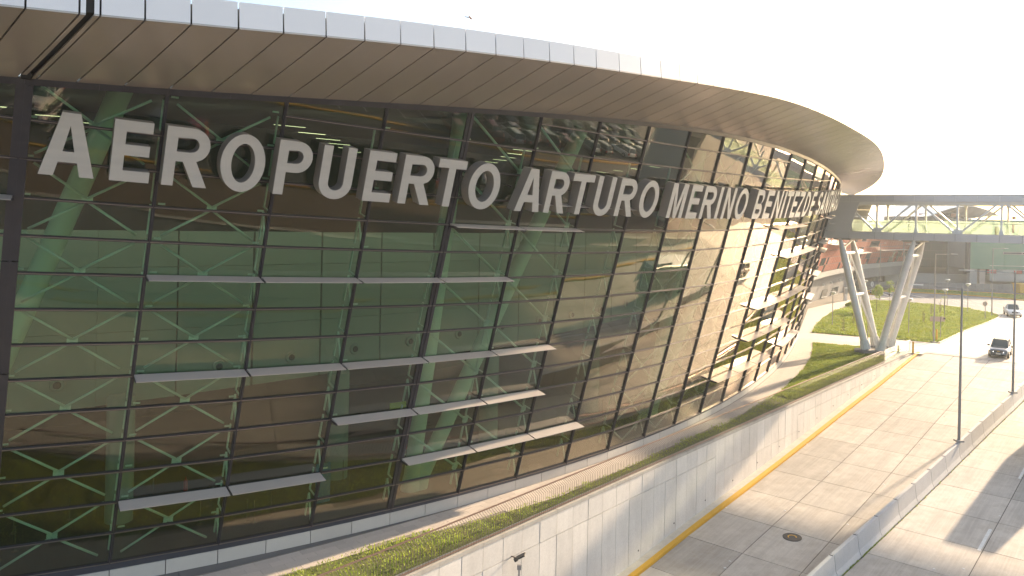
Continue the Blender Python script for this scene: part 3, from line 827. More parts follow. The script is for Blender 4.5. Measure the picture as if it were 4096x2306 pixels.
# ---------------------------------------------------------------- canopy
EDGE_PX = [(80,40),(281,51),(381,65),(572,81),(773,101),(962,117),(1138,132),(1308,150),(1459,162),(1605,176),(1743,192),(1870,206),(1984,220),(2100,233),(2203,247),(2304,260),(2397,274),(2484,288),(2564,301),(2640,313),(2708,321),(2777,332),(2840,341),(2897,351),(2952,362),(3002,370),(3050,380),(3097,390),(3136,399),(3174,409),(3209,421),(3242,435),(3271,446),(3297,458),(3322,468),(3368,491),(3421,522),(3490,565),(3522,599)]
_tk = np.linspace(-4, 27, 500)
_tp = np.array([fac(k, ltop(k))[:2] for k in _tk])
_ek, _ez = [], []
for x, y in EDGE_PX + [(3527,705),(3490,743)]:
    r = ray(x, y); t = np.linspace(12, 150, 1600); q = t[:, None] * np.array([r.x, r.y])
    dm = np.sqrt(((q[:, None] - _tp[None]) ** 2).sum(-1)); j = dm.argmin(1); dm = dm[np.arange(len(t)), j] - 3.6 * S
    c = np.where(dm[:-1] * dm[1:] < 0)[0]
    if not len(c): continue
    i = c[0] if (x, y) in EDGE_PX else c[min(1, len(c) - 1)]
    _ek.append(_tk[j[i]]); _ez.append(EYE + r.z * t[i])
_o = np.argsort(_ek); _ek = np.array(_ek)[_o]; _ez = np.array(_ez)[_o]
_g = np.linspace(-3, 26, 291); _gz = np.interp(_g, _ek, _ez)
_gz = np.convolve(np.pad(_gz, 7, mode='edge'), np.ones(15) / 15, 'valid')
def ez(k): return float(np.interp(k, _g, _gz))
def eout(k, w=3.6 * S, dz=0.0):
    l = ltop(k); p = fac(k, l); n_ = hnor(k, l)
    return Vector((p.x + n_.x * w, p.y + n_.y * w, ez(k) + dz))
def skew(k): return float(np.interp(k, [-2, .02, .36, .68, 1.02, 1.36, 1.68, 2.69, 3.02, 3.69, 4.36, 4.69, 24], [.42, .378, .36, .30, .26, .235, .22, .14, .12, .08, .03, .0, 0]))
HF = .70
JT = .33333
kj = [-2.02 + JT * i for i in range(0, 84)]
kj = [k + .02 for k in kj]
GAP = (-.008, .028)
kj = sorted([k for k in kj if not (-.1 < k < .1)] + [-.05, GAP[0], GAP[1], .07])
for a, b in zip(kj[:-1], kj[1:]):
    if b > 25.2: break
    for (x0, x1) in [(a, b)]:
        if a == GAP[0]: continue
        g_ = .006
        ta, tb_ = fac(x0 + g_, ltop(x0) + .09), fac(x1 - g_, ltop(x1) + .09)
        ta += hnor(x0) * .03; tb_ += hnor(x1) * .03
        ea, eb = eout(x0 + skew(x0) + g_), eout(x1 + skew(x1) - g_)
        # soffit panel, slightly cambered
        mb = MB(); n = 4; up = Vector((0, 0, .05)); bot, top = [], []
        for i in range(n + 1):
            f = i / n; cam_ = Vector((0, 0, -.02 * math.sin(math.pi * f)))
            bot.append((ta.lerp(ea, f) + cam_, tb_.lerp(eb, f) + cam_))
        vs = []; fs = []
        for p, q in bot: vs += [p, q, p + up, q + up]
        for i in range(n):
            o_ = 4 * i; fs += [(o_, o_ + 1, o_ + 5, o_ + 4), (o_ + 2, o_ + 6, o_ + 7, o_ + 3), (o_, o_ + 4, o_ + 6, o_ + 2), (o_ + 1, o_ + 3, o_ + 7, o_ + 5)]
        fs += [(0, 2, 3, 1), (4 * n, 4 * n + 1, 4 * n + 3, 4 * n + 2)]
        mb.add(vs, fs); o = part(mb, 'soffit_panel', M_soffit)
        # fascia panel
        h = Vector((0, 0, float(np.interp(x0, [0, 2, 6, 22], [.74, .74, .73, .70]))))
        na, nb = hnor(x0 + skew(x0)), hnor(x1 + skew(x1))
        lo = Vector((0, 0, .025))
        mb = MB(); q0, q1 = ea + lo, eb + lo
        mb.hexa([q0 - na * .05, q0 + na * .0, q1 + nb * .0, q1 - nb * .05, q0 + h - na * .15, q0 + h - na * .06, q1 + h - nb * .06, q1 + h - nb * .15])
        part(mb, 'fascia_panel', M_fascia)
# dark backing and roof deck behind the panels
mb = MB()
kk = np.linspace(-2.4, 25, 110)
for a, b in zip(kk[:-1], kk[1:]):
    ins = [(fac(x, ltop(x) + .14) + Vector((0, 0, .09)), eout(x + skew(x)) - hnor(x + skew(x)) * .10 + Vector((0, 0, .09)), eout(x + skew(x)) - hnor(x + skew(x)) * .22 + Vector((0, 0, .60))) for x in (a, b)]
    mb.add([ins[0][0], ins[1][0], ins[1][1], ins[0][1]], [(0, 1, 2, 3)])
    mb.add([ins[0][1], ins[1][1], ins[1][2], ins[0][2]], [(0, 1, 2, 3)])
mb.box(fac(.01, ltop(.01) + .25) - hnor(0) * .5, (.26, 1.6, .4), (ftan(0, 14), hnor(0), Vector((0, 0, 1))))
part(mb, 'canopy_backing', M_seam)
mb = MB()
for a, b in zip(kk[:-1], kk[1:]):
    pa, pb = eout(a + skew(a)) - hnor(a) * .2 + Vector((0, 0, .60)), eout(b + skew(b)) - hnor(b) * .2 + Vector((0, 0, .60))
    qa, qb = ip(a, 24, 22), ip(b, 24, 22)
    mb.add([pa, pb, qb, qa], [(0, 1, 2, 3)])
part(mb, 'roof', M_fascia)

# ================================================================== name on the facade
GL = {}
SW = .180
def arc(cx, cy_, rx, ry, a0, a1, n=14):
    return [(cx + rx * math.cos(R(a)), cy_ + ry * math.sin(R(a))) for a in np.linspace(a0, a1, n)]
def glyph(ch, w):
    """closed outlines in a box w wide and 1 high; first is outer, others are holes"""
    t = SW
    if ch == 'I': return [[(0, 0), (w, 0), (w, 1), (0, 1)]]
    if ch == 'E': return [[(0, 0), (w, 0), (w, t), (t, t), (t, .43), (w * .94, .43), (w * .94, .43 + t), (t, .43 + t), (t, 1 - t), (w * .98, 1 - t), (w * .98, 1), (0, 1)]]
    if ch == 'T': return [[(w / 2 - t / 2, 0), (w / 2 + t / 2, 0), (w / 2 + t / 2, 1 - t), (w, 1 - t), (w, 1), (0, 1), (0, 1 - t), (w / 2 - t / 2, 1 - t)]]
    if ch == 'A':
        b = t * 1.12
        xi = lambda y: w / 2 - (w / 2 - b) * (1 - y / .94) if y < .94 else w / 2
        y1, y2 = .22, .22 + t * .95
        xl = lambda y: b + (w / 2 - b) * y / .80
        return [[(0, 0), (b, 0), (xl(y1) , y1), (w - xl(y1), y1), (w - b, 0), (w, 0), (w / 2 + b * .62, 1), (w / 2 - b * .62, 1)],
                [(xl(y2) + .012, y2), (w / 2, .80), (w - xl(y2) - .012, y2)]]
    if ch == 'N': return [[(0, 0), (t, 0), (t, .70), (w - t, 0), (w, 0), (w, 1), (w - t, 1), (w - t, .30), (t, 1), (0, 1)]]
    if ch == 'M': return [[(0, 0), (t, 0), (t, .74), (w * .5 - t * .42, 0), (w * .5 + t * .42, 0), (w - t, .74), (w - t, 0), (w, 0), (w, 1), (w - t * 1.35, 1), (w * .5, .30), (t * 1.35, 1), (0, 1)]]
    if ch == 'Z': return [[(0, 0), (w, 0), (w, t), (t * 1.35, t), (w, 1 - t * .95), (w, 1), (.02, 1), (.02, 1 - t), (w - t * 1.35, 1 - t), (0, t * .95)]]
    if ch == 'O':
        o = arc(w / 2, .5, w / 2, .515, 0, 360, 37)[:-1]; i = arc(w / 2, .5, w / 2 - t, .515 - t * .93, 0, 360, 37)[:-1]
        return [o, i]
    if ch == 'U':
        rx = w / 2; ry = rx * .95
        o = [(0, 1)] + arc(rx, ry - .015, rx, ry, 180, 360, 19) + [(w, 1), (w - t, 1)] + arc(rx, ry - .015, rx - t, ry - t * .95, 360, 180, 19) + [(t, 1)]
        return [o]
    if ch == 'D':
        r = min(w * .6, .5)
        o = [(0, 0), (w - r, 0)] + arc(w - r, .5, r, .5, -90, 90, 19) + [(0, 1)]
        i = [(t, t), (w - r, t)] + arc(w - r, .5, r - t, .5 - t, -90, 90, 19) + [(t, 1 - t)]
        return [o, i]
    if ch in 'PR':
        h0 = .42; r = (1 - h0) / 2; c = (1 + h0) / 2
        o1 = arc(w - r, c, r, r, -90, 90, 15)
        if ch == 'P': o = [(0, 0), (t, 0), (t, h0 - .0)] + o1 + [(0, 1)]
        else: o = [(0, 0), (t, 0), (t, h0), (w * .42, h0), (w - t * 1.12, 0), (w + .015, 0), (w * .72, h0 + .02)] + o1[3:] + [(0, 1)]
        i = [(t, h0 + t * .92), (w - r, h0 + t * .92)] + arc(w - r, c, r - t * .98, r - t * .95, -90, 90, 13) + [(t, 1 - t)]
        return [o, i]
    if ch == 'B':
        m = .52; r1 = m / 2; r2 = (1 - m) / 2
        o = [(0, 0), (w - r1, 0)] + arc(w - r1, r1, r1, r1, -90, 72, 13) + arc(w - r2 - .03, 1 - r2, r2, r2, -72, 90, 13) + [(0, 1)]
        i1 = [(t, t), (w - r1, t)] + arc(w - r1, r1, r1 - t, r1 - t, -90, 90, 11) + [(t, m - t * 1.0)]
        i2 = [(t, m + .0), (w - r2 - .03, m + .0)] + arc(w - r2 - .03, m + (1 - t - m) / 2, r2 - t * .8, (1 - t - m) / 2, -90, 90, 11) + [(t, 1 - t)]
        i1 = [(x, min(y, m - t * .95)) for x, y in i1]
        return [o, i1, i2]
    if ch in 'SG':
        if ch == 'G':
            c = arc(w / 2, .5, w / 2 - t / 2, .5 - t / 2, 42, 335, 30) + [(w - t / 2, .44)]
            c = arc(w / 2, .5, w / 2 - t / 2, .5 - t / 2, 42, 318, 30) + [(w - t / 2, .30), (w - t / 2, .50), (w * .54, .50)]
        else:
            rx = w / 2 - t / 2; ry = (1 - t) / 4
            c = arc(w / 2, 1 - t / 2 - ry, rx, ry, 25, 180, 14) + arc(w / 2, .5 + ry, rx, ry, 190, 262, 6)[:] + arc(w / 2, .5 - ry, rx, ry, 82, 0, 8) + arc(w / 2, t / 2 + ry, rx, ry, -5, -160, 14)
        L_, R_ = [], []
        for i, p in enumerate(c):
            a = Vector(c[max(i - 1, 0)]); b_ = Vector(c[min(i + 1, len(c) - 1)]); d = (b_ - a).normalized(); n_ = Vector((-d.y, d.x)) * t / 2
            L_.append((p[0] + n_.x, p[1] + n_.y)); R_.append((p[0] - n_.x, p[1] - n_.y))
        return [L_ + R_[::-1]]
LET = [('A', .14, .52), ('E', .62, .91), ('R', 1.0, 1.35), ('O', 1.44, 1.82), ('P', 1.92, 2.24), ('U', 2.33, 2.66), ('E', 2.79, 3.09), ('R', 3.18, 3.54), ('T', 3.58, 3.93), ('O', 4.0, 4.42),
       ('A', 4.69, 5.07), ('R', 5.14, 5.47), ('T', 5.52, 5.9), ('U', 5.97, 6.31), ('R', 6.41, 6.77), ('O', 6.88, 7.29),
       ('M', 7.58, 7.98), ('E', 8.08, 8.38), ('R', 8.46, 8.83), ('I', 8.93, 9.02), ('N', 9.14, 9.47), ('O', 9.56, 9.97),
       ('B', 10.29, 10.63), ('E', 10.74, 11.05), ('N', 11.16, 11.5), ('I', 11.6, 11.69), ('T', 11.74, 12.08), ('E', 12.16, 12.45), ('Z', 12.5, 12.84),
       ('D', 12.98, 13.33), ('E', 13.48, 13.78), ('S', 14.05, 14.38), ('A', 14.45, 14.83), ('N', 14.92, 15.25), ('T', 15.3, 15.64), ('I', 15.72, 15.81), ('A', 15.86, 16.24), ('G', 16.3, 16.66), ('O', 16.74, 17.12)]
sg = empty('airport_name_sign', fac(8, 12.5, .7), 'large grey metal letters spelling AEROPUERTO ARTURO MERINO BENITEZ DE SANTIAGO on the glass', 'sign')
L0, L1 = 11.79, 13.39
DEP = .50
for ch, k0, k1 in LET:
    km = (k0 + k1) / 2; OFFL = .70 * S
    a = fac(k0, L0) + fnor(km, 12.5) * OFFL; b_ = fac(k1, L0) + fnor(km, 12.5) * OFFL; c = fac(k0, L1) + fnor(km, 12.5) * OFFL
    tx = (b_ - a); w_m = tx.length; tx.normalize(); nrm = fnor(km, 12.5); up = (c - a); h = up.length; up.normalize()
    cu = bpy.data.curves.new('letter', 'CURVE'); cu.dimensions = '2D'; cu.fill_mode = 'BOTH'; cu.extrude = DEP / 2
    for poly in glyph(ch, w_m / h):
        sp = cu.splines.new('POLY'); sp.points.add(len(poly) - 1)
        for pt, (x, y) in zip(sp.points, poly): pt.co = (x * h, y * h, 0, 1)
        sp.use_cyclic_u = True
    t = bpy.data.objects.new('letter', cu)
    me = bpy.data.meshes.new_from_object(t); bpy.data.objects.remove(t)
    M = Matrix(((tx.x, up.x, nrm.x, a.x), (tx.y, up.y, nrm.y, a.y), (tx.z, up.z, nrm.z, a.z), (0, 0, 0, 1)))
    me.transform(Matrix.Translation(-sg.location) @ M @ Matrix.Translation((0, 0, -DEP / 2)))
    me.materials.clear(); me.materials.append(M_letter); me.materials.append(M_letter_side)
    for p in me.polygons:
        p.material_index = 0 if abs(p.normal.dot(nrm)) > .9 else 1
        p.use_smooth = False
    o = bpy.data.objects.new('letter', me); COL.objects.link(o); o.parent = sg
for k in np.arange(.2, 17.2, .5):    # stand-off brackets
    mb = MB(); mb.bar(fac(k, 12.6, .05), fac(k, 12.6, .36), .06, .06)
    for v in mb.v: v -= sg.location
    mb.build('bracket', M_frame, sg)

# ================================================================== railing on the retaining wall
rl = empty('railing', st(40, tw(40)), 'long brown steel railing of upright bars bent inward at the top along the retaining wall', 'railing')
def rp(s, off, z): return st(s, tw(s) + off, z) - rl.location
_s0, _s1 = 6.0, 83.0
mb = MB()
pts = list(np.arange(_s0, _s1 + 1, 1.5))
for a, b in zip(pts[:-1], pts[1:]):
    mb.bar(rp(a, -.42, 1.14), rp(b, -.42, 1.14), .07, .035)
mb.build('top_rail', M_rail, rl)
mb = MB()
for a, b in zip(pts[:-1], pts[1:]): mb.bar(rp(a, -.12, .10), rp(b, -.12, .10), .05, .03)
mb.build('bottom_rail', M_rail, rl)
def bar_geo(mb, s):
    u_ = U2.to_3d()
    mb.bar(rp(s, -.12, .02), rp(s, -.12, .95), .012, .014, V2.to_3d())
    mb.bar(rp(s, -.12, .95), rp(s, -.40, 1.12), .012, .014, Vector((0, 0, 1)))
sb = _s0 + 9.0; nb = 0
stuff = MB()
s = _s0
while s < _s1:
    if 18 < s < 18 + 290 * .15:
        mb = MB(); bar_geo(mb, s); mb.build('bar', M_bar, rl); nb += 1
    else: bar_geo(stuff, s)
    s += .15
o = stuff.build('bar', M_bar, rl); o['kind'] = 'stuff'
# pale handrail and glass at the far end
gr = empty('glass_balustrade', st(_s1 + .3, tw(_s1)), 'clear glass balustrade with a white top rail beside the feet of the bridge legs', 'balustrade')
def gp(s, off, z): return st(s, tw(s) + off, z) - gr.location
for a, b in zip(np.arange(_s1 + .3, S1 - 1.2, 1.8)[:-1], np.arange(_s1 + .3, S1 - 1.2, 1.8)[1:]):
    mb = MB(); mb.bar(gp(a + .03, -.30, .58), gp(b - .03, -.30, .58), .02, 1.05); mb.build('glass_panel', M_guard, gr)
mb = MB(); mb.bar(gp(_s1 + .3, -.30, 1.15), gp(S1 - 1.3, -.30, 1.15), .09, .06); mb.build('top_rail', M_white_steel, gr)
mb = MB(); e = gp(S1 - 1.4, -.30, 0); mb.bar(e + Vector((0, 0, .05)), e + Vector((0, 0, 1.15)), .05, .05); mb.build('end_post', M_white_steel, gr)

# ================================================================== median barrier blocks
def block(s0, s1, first):
    sm = (s0 + s1) / 2; t0, t1 = tb(s0), tb(s1)
    root = empty('concrete_barrier', rd(sm, tb(sm)), 'pale precast concrete barrier block in the row dividing the sunken road', 'barrier', 'barrier blocks dividing the road')
    prof = [(-.31, 0), (-.31, .08), (-.20, .34), (-.10, 1.16), (-.085, 1.19), (.085, 1.19), (.10, 1.16), (.20, .34), (.31, .08), (.31, 0)]
    g_ = .026; vs = []
    for s in (s0 + g_, s1 - g_):
        for d, z in prof: vs.append(rd(s, tb(s) + d, z) - root.location)
    n = len(prof)
    fs = [(i, (i + 1) % n, n + (i + 1) % n, n + i)[::-1] for i in range(n)] + [tuple(range(n)), tuple(range(n, 2 * n))[::-1]]
    obj('body', vs, fs, M_barrier, root)
    mb = MB()
    c = rd(s1 - .16, tb(s1), 1.19) - root.location
    mb.box(c, (.18, .05, .03), (V2.to_3d(), U2.to_3d(), Vector((0, 0, 1)))); mb.build('lifting_hook', M_dark, root)
    return root
for n in range(-3, 17):
    block((31.27 + 2.52 * n) * S, (31.27 + 2.52 * (n + 1)) * S, n)
# weeds growing along the barrier foot
V_ = []; F_ = []
for i in range(260):
    s = random.uniform(34, 84); base = rd(s, tb(s) + .34 + random.uniform(-.01, .05), 0)
    if random.random() < .5: s = 44 + random.gauss(0, 3); base = rd(s, tb(s) + .35, 0)
    for j in range(5):
        a = random.uniform(0, 6.28); h = random.uniform(.04, .13); d = Vector((math.cos(a), math.sin(a), 0))
        n = len(V_); q = Vector((-d.y, d.x, 0)) * .015
        V_ += [base - q, base + q, base + d * h * .7 + Vector((0, 0, h))]; F_.append((n, n + 1, n + 2))
o = obj('weed', V_, F_, M_ivy); tag(o, 'scruffy small weeds sprouting along the foot of the barrier row', 'weeds', kind='stuff')

# ================================================================== footbridge
def bxy(px):                        # near face of the bridge in plan
    d = 70.25 / (1 + .000197 * (px - 3360)); r = ray(px, 950); return Vector((r.x * d, d, 0)) * S
BA = bxy(3360); BD = (bxy(4096) - BA); BD.normalize(); BN = Vector((-BD.y, BD.x, 0))
if BN.y < 0: BN = -BN
def bs(px):                          # distance along the bridge for photo column px
    r = ray(px, 940); m = r.x / r.y
    # BA.x + s BD.x = m (BA.y + s BD.y)
    return (m * BA.y - BA.x) / (BD.x - m * BD.y)
BW = 4.9
ZB0, ZB1, ZT0, ZT1 = 12.22, 13.00, 16.20, 16.78
br = empty('footbridge', BA + Vector((0, 0, ZB0)), 'enclosed white truss footbridge with grey cladding meeting the glass terminal', 'bridge')
def bp(s, w, z): return BA + BD * s + BN * w + Vector((0, 0, z)) - br.location
def bbox(mb, s0, s1, w0, w1, z0, z1):
    mb.hexa([bp(s0, w0, z0), bp(s1, w0, z0), bp(s1, w1, z0), bp(s0, w1, z0), bp(s0, w0, z1), bp(s1, w0, z1), bp(s1, w1, z1), bp(s0, w1, z1)]); return mb
sL, sR = bs(3285), bs(4096) + 46
seams_b = [bs(3380 - 24), bs(3498), bs(3575), bs(3654.5), bs(3737.5), bs(3822), bs(3909), bs(3998), bs(4090)]
pitch = (seams_b[-1] - seams_b[1]) / 7
sb_ = [sL, bs(3395)] + [seams_b[1] + pitch * i for i in range(0, 32)]
sb_ = [x for x in sb_ if x < sR]
for a, b in zip(sb_[:-1], sb_[1:]):
    for w0, w1 in ((-.06, 0), (BW, BW + .06)):
        mb = bbox(MB(), a + .028, b - .028, w0, w1, ZB0, ZB1); mb.build('lower_cladding_panel', M_bridge_panel, br)
        mb = bbox(MB(), a + .028, b - .028, w0, w1, ZT0, ZT1); mb.build('upper_cladding_panel', M_bridge_panel, br)
mb = bbox(MB(), sL, sR, .0, BW, ZB0 + .01, ZB1 - .03); mb.build('deck', M_conc_pale, br)
mb = bbox(MB(), sL, sR, -.06, BW + .06, ZT1 + .02, ZT1 + .16); mb.build('roof', M_bridge_panel, br)
mb = bbox(MB(), sL, sR, .02, BW - .02, ZT0 + .03, ZT1); mb.build('roof_core', M_white_steel, br)
mb = bbox(MB(), sL, sR, .12, .42, ZT0 - .28, ZT0 + .04); mb.build('top_chord', M_white_steel, br)
mb = bbox(MB(), sL, sR, BW - .42, BW - .12, ZT0 - .28, ZT0 + .04); mb.build('top_chord', M_white_steel, br)
# solid cladding beside the terminal with a raking edge
for w0, w1 in ((-.05, .0), (BW, BW + .05)):
    zs = [ZB1 + .012, 13.84, 14.66, 15.44, ZT0 - .012]
    for z0, z1 in zip(zs[:-1], zs[1:]):
        e = lambda z: bs(3397) + (z - ZB1) / (ZT0 - ZB1) * (bs(3437) - bs(3397))
        mb = MB(); mb.hexa([bp(sL, w0, z0), bp(e(z0), w0, z0), bp(e(z0), w1, z0), bp(sL, w1, z0), bp(sL, w0, z1 - .02), bp(e(z1), w0, z1 - .02), bp(e(z1), w1, z1 - .02), bp(sL, w1, z1 - .02)])
        mb.build('end_cladding_panel', M_bridge_panel, br)
v1 = bs(3504); dv = (bs(4004) - v1) / 3
def ibar(mb, p, q, w, d): mb.bar(p, q, w, d, BN)
for wi, w in ((0, .26), (1, BW - .26)):
    for i in range(-1, 14):
        s = v1 + dv * i
        if i >= 0:
            mb = MB(); ibar(mb, bp(s, w, ZB1 - .1), bp(s, w, ZT0), .17, .20)
            for z_, f in ((ZB1 + .0, 1), (ZT0, -1)):
                mb.hexa([bp(s - .22, w - .08, z_), bp(s + .22, w - .08, z_), bp(s + .22, w + .08, z_), bp(s - .22, w + .08, z_), bp(s - .10, w - .08, z_ + f * .55), bp(s + .10, w - .08, z_ + f * .55), bp(s + .10, w + .08, z_ + f * .55), bp(s - .10, w + .08, z_ + f * .55)])
            mb.build('truss_post', M_white_steel, br)
        low_first = (i % 2 == 0)
        a = (s + .28, ZB1 + .12) if low_first else (s + .28, ZT0 - .12)
        b = (s + dv - .28, ZT0 - .12) if low_first else (s + dv - .28, ZB1 + .12)
        if i == -1: a = (bs(3421), (ZB1 + ZT0) / 2 + .35)
        mb = MB(); ibar(mb, bp(a[0], w, a[1]), bp(b[0], w, b[1]), .18, .20); mb.build('truss_diagonal', M_white_steel, br)
        if low_first and i >= 0:
            mb = MB(); mb.hexa([bp(s - .5, w - .03, ZB1), bp(s + .5, w - .03, ZB1), bp(s + .5, w + .03, ZB1), bp(s - .5, w + .03, ZB1), bp(s - .35, w - .03, ZB1 + .45), bp(s + .35, w - .03, ZB1 + .45), bp(s + .35, w + .03, ZB1 + .45), bp(s - .35, w + .03, ZB1 + .45)]); mb.build('node_plate', M_white_steel, br)
    for j in range(22):
        a = bs(3402) + j * 1.9 + .02; b = a + 1.86
        if b > sR: break
        mb = bbox(MB(), a, b, w + (.18 if wi == 0 else -.18), w + (.20 if wi == 0 else -.16), ZB1 + .02, ZB1 + 1.28); mb.build('guard_panel', M_guard, br)
    mb = MB(); ww = w + (.34 if wi == 0 else -.34); mb.tube(bp(bs(3402), ww, ZB1 + 1.08), bp(sR, ww, ZB1 + 1.08), .03, n=8); mb.build('handrail', M_white_steel, br)
# things on the bridge
fe = empty('fire_extinguisher', bp(bs(4027), BW - .5, ZB1) + br.location, 'small red fire extinguisher with a red sign above it on the footbridge', 'extinguisher')
mb = MB(); mb.lathe([(.09, .62), (.11, .66), (.11, 1.10), (.05, 1.18), (.05, 1.24)], (0, 0, 0), 12); mb.build('cylinder', M_redpaint, fe)
mb = MB(); mb.box((0, 0, .42), (.16, .05, .4), (BD, BN, Vector((0, 0, 1)))); mb.build('pedestal', M_redpaint, fe)
mb = MB(); mb.box((0, -.1, 1.72), (.32, .03, .30), (BD, BN, Vector((0, 0, 1)))); sgn = mb.build('sign_plate', M_redpaint, fe)
mb = MB(); mb.box((0, -.14, 1.72), (.10, .012, .18), (BD, BN, Vector((0, 0, 1)))); mb.build('sign_symbol', M_white, sgn)
bn = empty('litter_bin', bp(bs(3980), 1.2, ZB1) + br.location, 'round brass coloured litter bin standing on the footbridge floor', 'bin')
mb = MB(); mb.lathe([(.16, 0), (.18, .03), (.18, .75)], (0, 0, 0), 16); mb.build('body', mat('brass', (.45, .38, .20), .35, .6), bn)
mb = MB(); mb.lathe([(.19, .75), (.19, .80), (.12, .84)], (0, 0, 0), 16); mb.build('lid', M_bar, bn)

# bridge legs
def leg(root, foot_, top_, r=.37, name='leg'):
    d = (top_ - foot_); L_ = d.length; u_ = d.normalized()
    mb = MB(); o = root.location
    a, b, c = foot_ - o, foot_ + u_ * (L_ - 2.0) - o, top_ - o
    mb.tube(a + u_ * .5, b, r, r, 24)
    ob = mb.build(name, M_white_steel, root); autosmooth(ob)
    mb = MB(); mb.tube(b, c, r * 1.04, r * .45, 24); autosmooth(mb.build('leg_head', M_white_steel, ob))
    mb = MB(); mb.tube(a, a + u_ * .55, r * 1.28, r * 1.02, 24)
    for i in range(12):
        an = 2 * math.pi * i / 12; x = u_.cross(Vector((0, 0, 1))).normalized(); y = u_.cross(x)
        q = (x * math.cos(an) + y * math.sin(an))
        mb.bar(a + q * r * 1.32, a + q * r * 1.02 + u_ * .95, .03, .12, q)
    mb.build('leg_foot', M_white_steel, ob)
    return ob
fz = .42
f1, f2 = at(3464, 1398, fz), at(3520, 1402, fz)
nrm_ = BN
f3, f4 = at(3505, 1379, fz), at(3568, 1382, fz)
def topat(px, w, z=ZB0): 
    s = bs(px); return BA + BD * s + BN * w + Vector((0, 0, z))
t1, t2 = topat(3357, .35), topat(3655, .35)
t3, t4 = t1 + BN * (BW - .7), t2 + BN * (BW - .7)
f3 = f1 + BN * 3.9; f4 = f2 + BN * 3.9
vp = empty('bridge_pier', f1.lerp(f2, .5) - Vector((0, 0, fz)), 'white V-shaped pair of raking steel tube legs carrying the footbridge on concrete pads', 'pier')
for f_, t_ in ((f1, t1), (f2, t2), (f3, t3), (f4, t4)): leg(vp, f_, t_)
for (fa, ta), (fb, tb2) in (((f1, t1), (f3, t3)), ((f2, t2), (f4, t4))):
    for fr_ in (.48, .86):
        a, b = fa.lerp(ta, fr_), fb.lerp(tb2, fr_)
        mb = MB(); mb.tube(a - vp.location, b - vp.location, .17, n=14); autosmooth(mb.build('cross_tie', M_white_steel, vp))
    m_hi = fa.lerp(ta, .86).lerp(fb.lerp(tb2, .86), .5); m_lo = fa.lerp(ta, .48).lerp(fb.lerp(tb2, .48), .5)
    for p, q, r_ in ((m_hi, fb.lerp(tb2, .5), .10), (m_hi, fa.lerp(ta, .5), .10), (m_lo, fb.lerp(tb2, .06), .10), (m_lo, fa.lerp(ta, .06), .10), (fa.lerp(ta, .9), fb.lerp(tb2, .98), .11)):
        mb = MB(); mb.tube(p - vp.location, q - vp.location, r_, n=10); autosmooth(mb.build('brace', M_white_steel, vp))
for fa, fb in ((f1, f2), (f3, f4)):
    c = fa.lerp(fb, .5); d = (fb - fa); d.z = 0; d.normalize(); q = Vector((-d.y, d.x, 0)); L_ = (fb - fa).length / 2
    pl = [c + d * x + q * y for x, y in ((-L_ - 1.1, -.55), (-L_ - .5, -.95), (L_ + .5, -.95), (L_ + 1.1, -.55), (L_ + 1.1, .55), (L_ + .5, .95), (-L_ - .5, .95), (-L_ - 1.1, .55))]
    n = 8; lo = [(p.x, p.y, -.1) for p in pl]; hi = [(p.x, p.y, .40) for p in pl]
    vs = [Vector(p) - vp.location for p in lo + hi]
    fs = [(i, (i + 1) % n, n + (i + 1) % n, n + i) for i in range(n)] + [tuple(range(n))[::-1], tuple(range(n, 2 * n))]
    obj('footing', vs, fs, M_conc_dark, vp)
mb = MB(); mb.box(bp(bs(3357) + .3, BW / 2, ZB0 - .1), (1.6, BW * .9, .16), (BD, BN, Vector((0, 0, 1)))); mb.build('bearing_beam', M_conc_pale, br)
mb = MB(); mb.box(bp(bs(3655) - .3, BW / 2, ZB0 - .1), (1.6, BW * .9, .16), (BD, BN, Vector((0, 0, 1)))); mb.build('bearing_beam', M_conc_pale, br)

# second bridge pier standing beyond the road
vs_ = BA + BD * (bs(4096) + 30)
vp2 = empty('bridge_pier', Vector((vs_.x, vs_.y, 0)), 'white raking steel legs under the far half of the footbridge over the car park', 'pier')
for w in (.35, BW - .35):
    for dx in (-5, 5): leg(vp2, vs_ + BN * w + Vector((0, 0, .1)) + BD * dx * .15, vs_ + BN * w + BD * dx + Vector((0, 0, ZB0)))

lt = empty('shadow_tower', st(86, 9), 'unseen concrete and glass tower added at the footbridge end to shade the road', 'tower')  # out-of-view tower added for the shadow it casts on the road
mb = MB(); mb.box((0, 0, 9), (7.5, 6.5, 18), (V2.to_3d(), U2.to_3d(), Vector((0, 0, 1)))); mb.build('shaft', M_conc_pale, lt)
mb = MB(); mb.box((0, 0, 18.2), (8.3, 7.3, .5), (V2.to_3d(), U2.to_3d(), Vector((0, 0, 1)))); mb.build('roof', M_bridge_panel, lt)
for z_ in (2, 6, 10, 14):
    mb = MB(); mb.box(V2.to_3d() * -3.78 + Vector((0, 0, z_)), (.08, 4.6, 2.6), (V2.to_3d(), U2.to_3d(), Vector((0, 0, 1)))); mb.build('window', M_greypanel, lt)

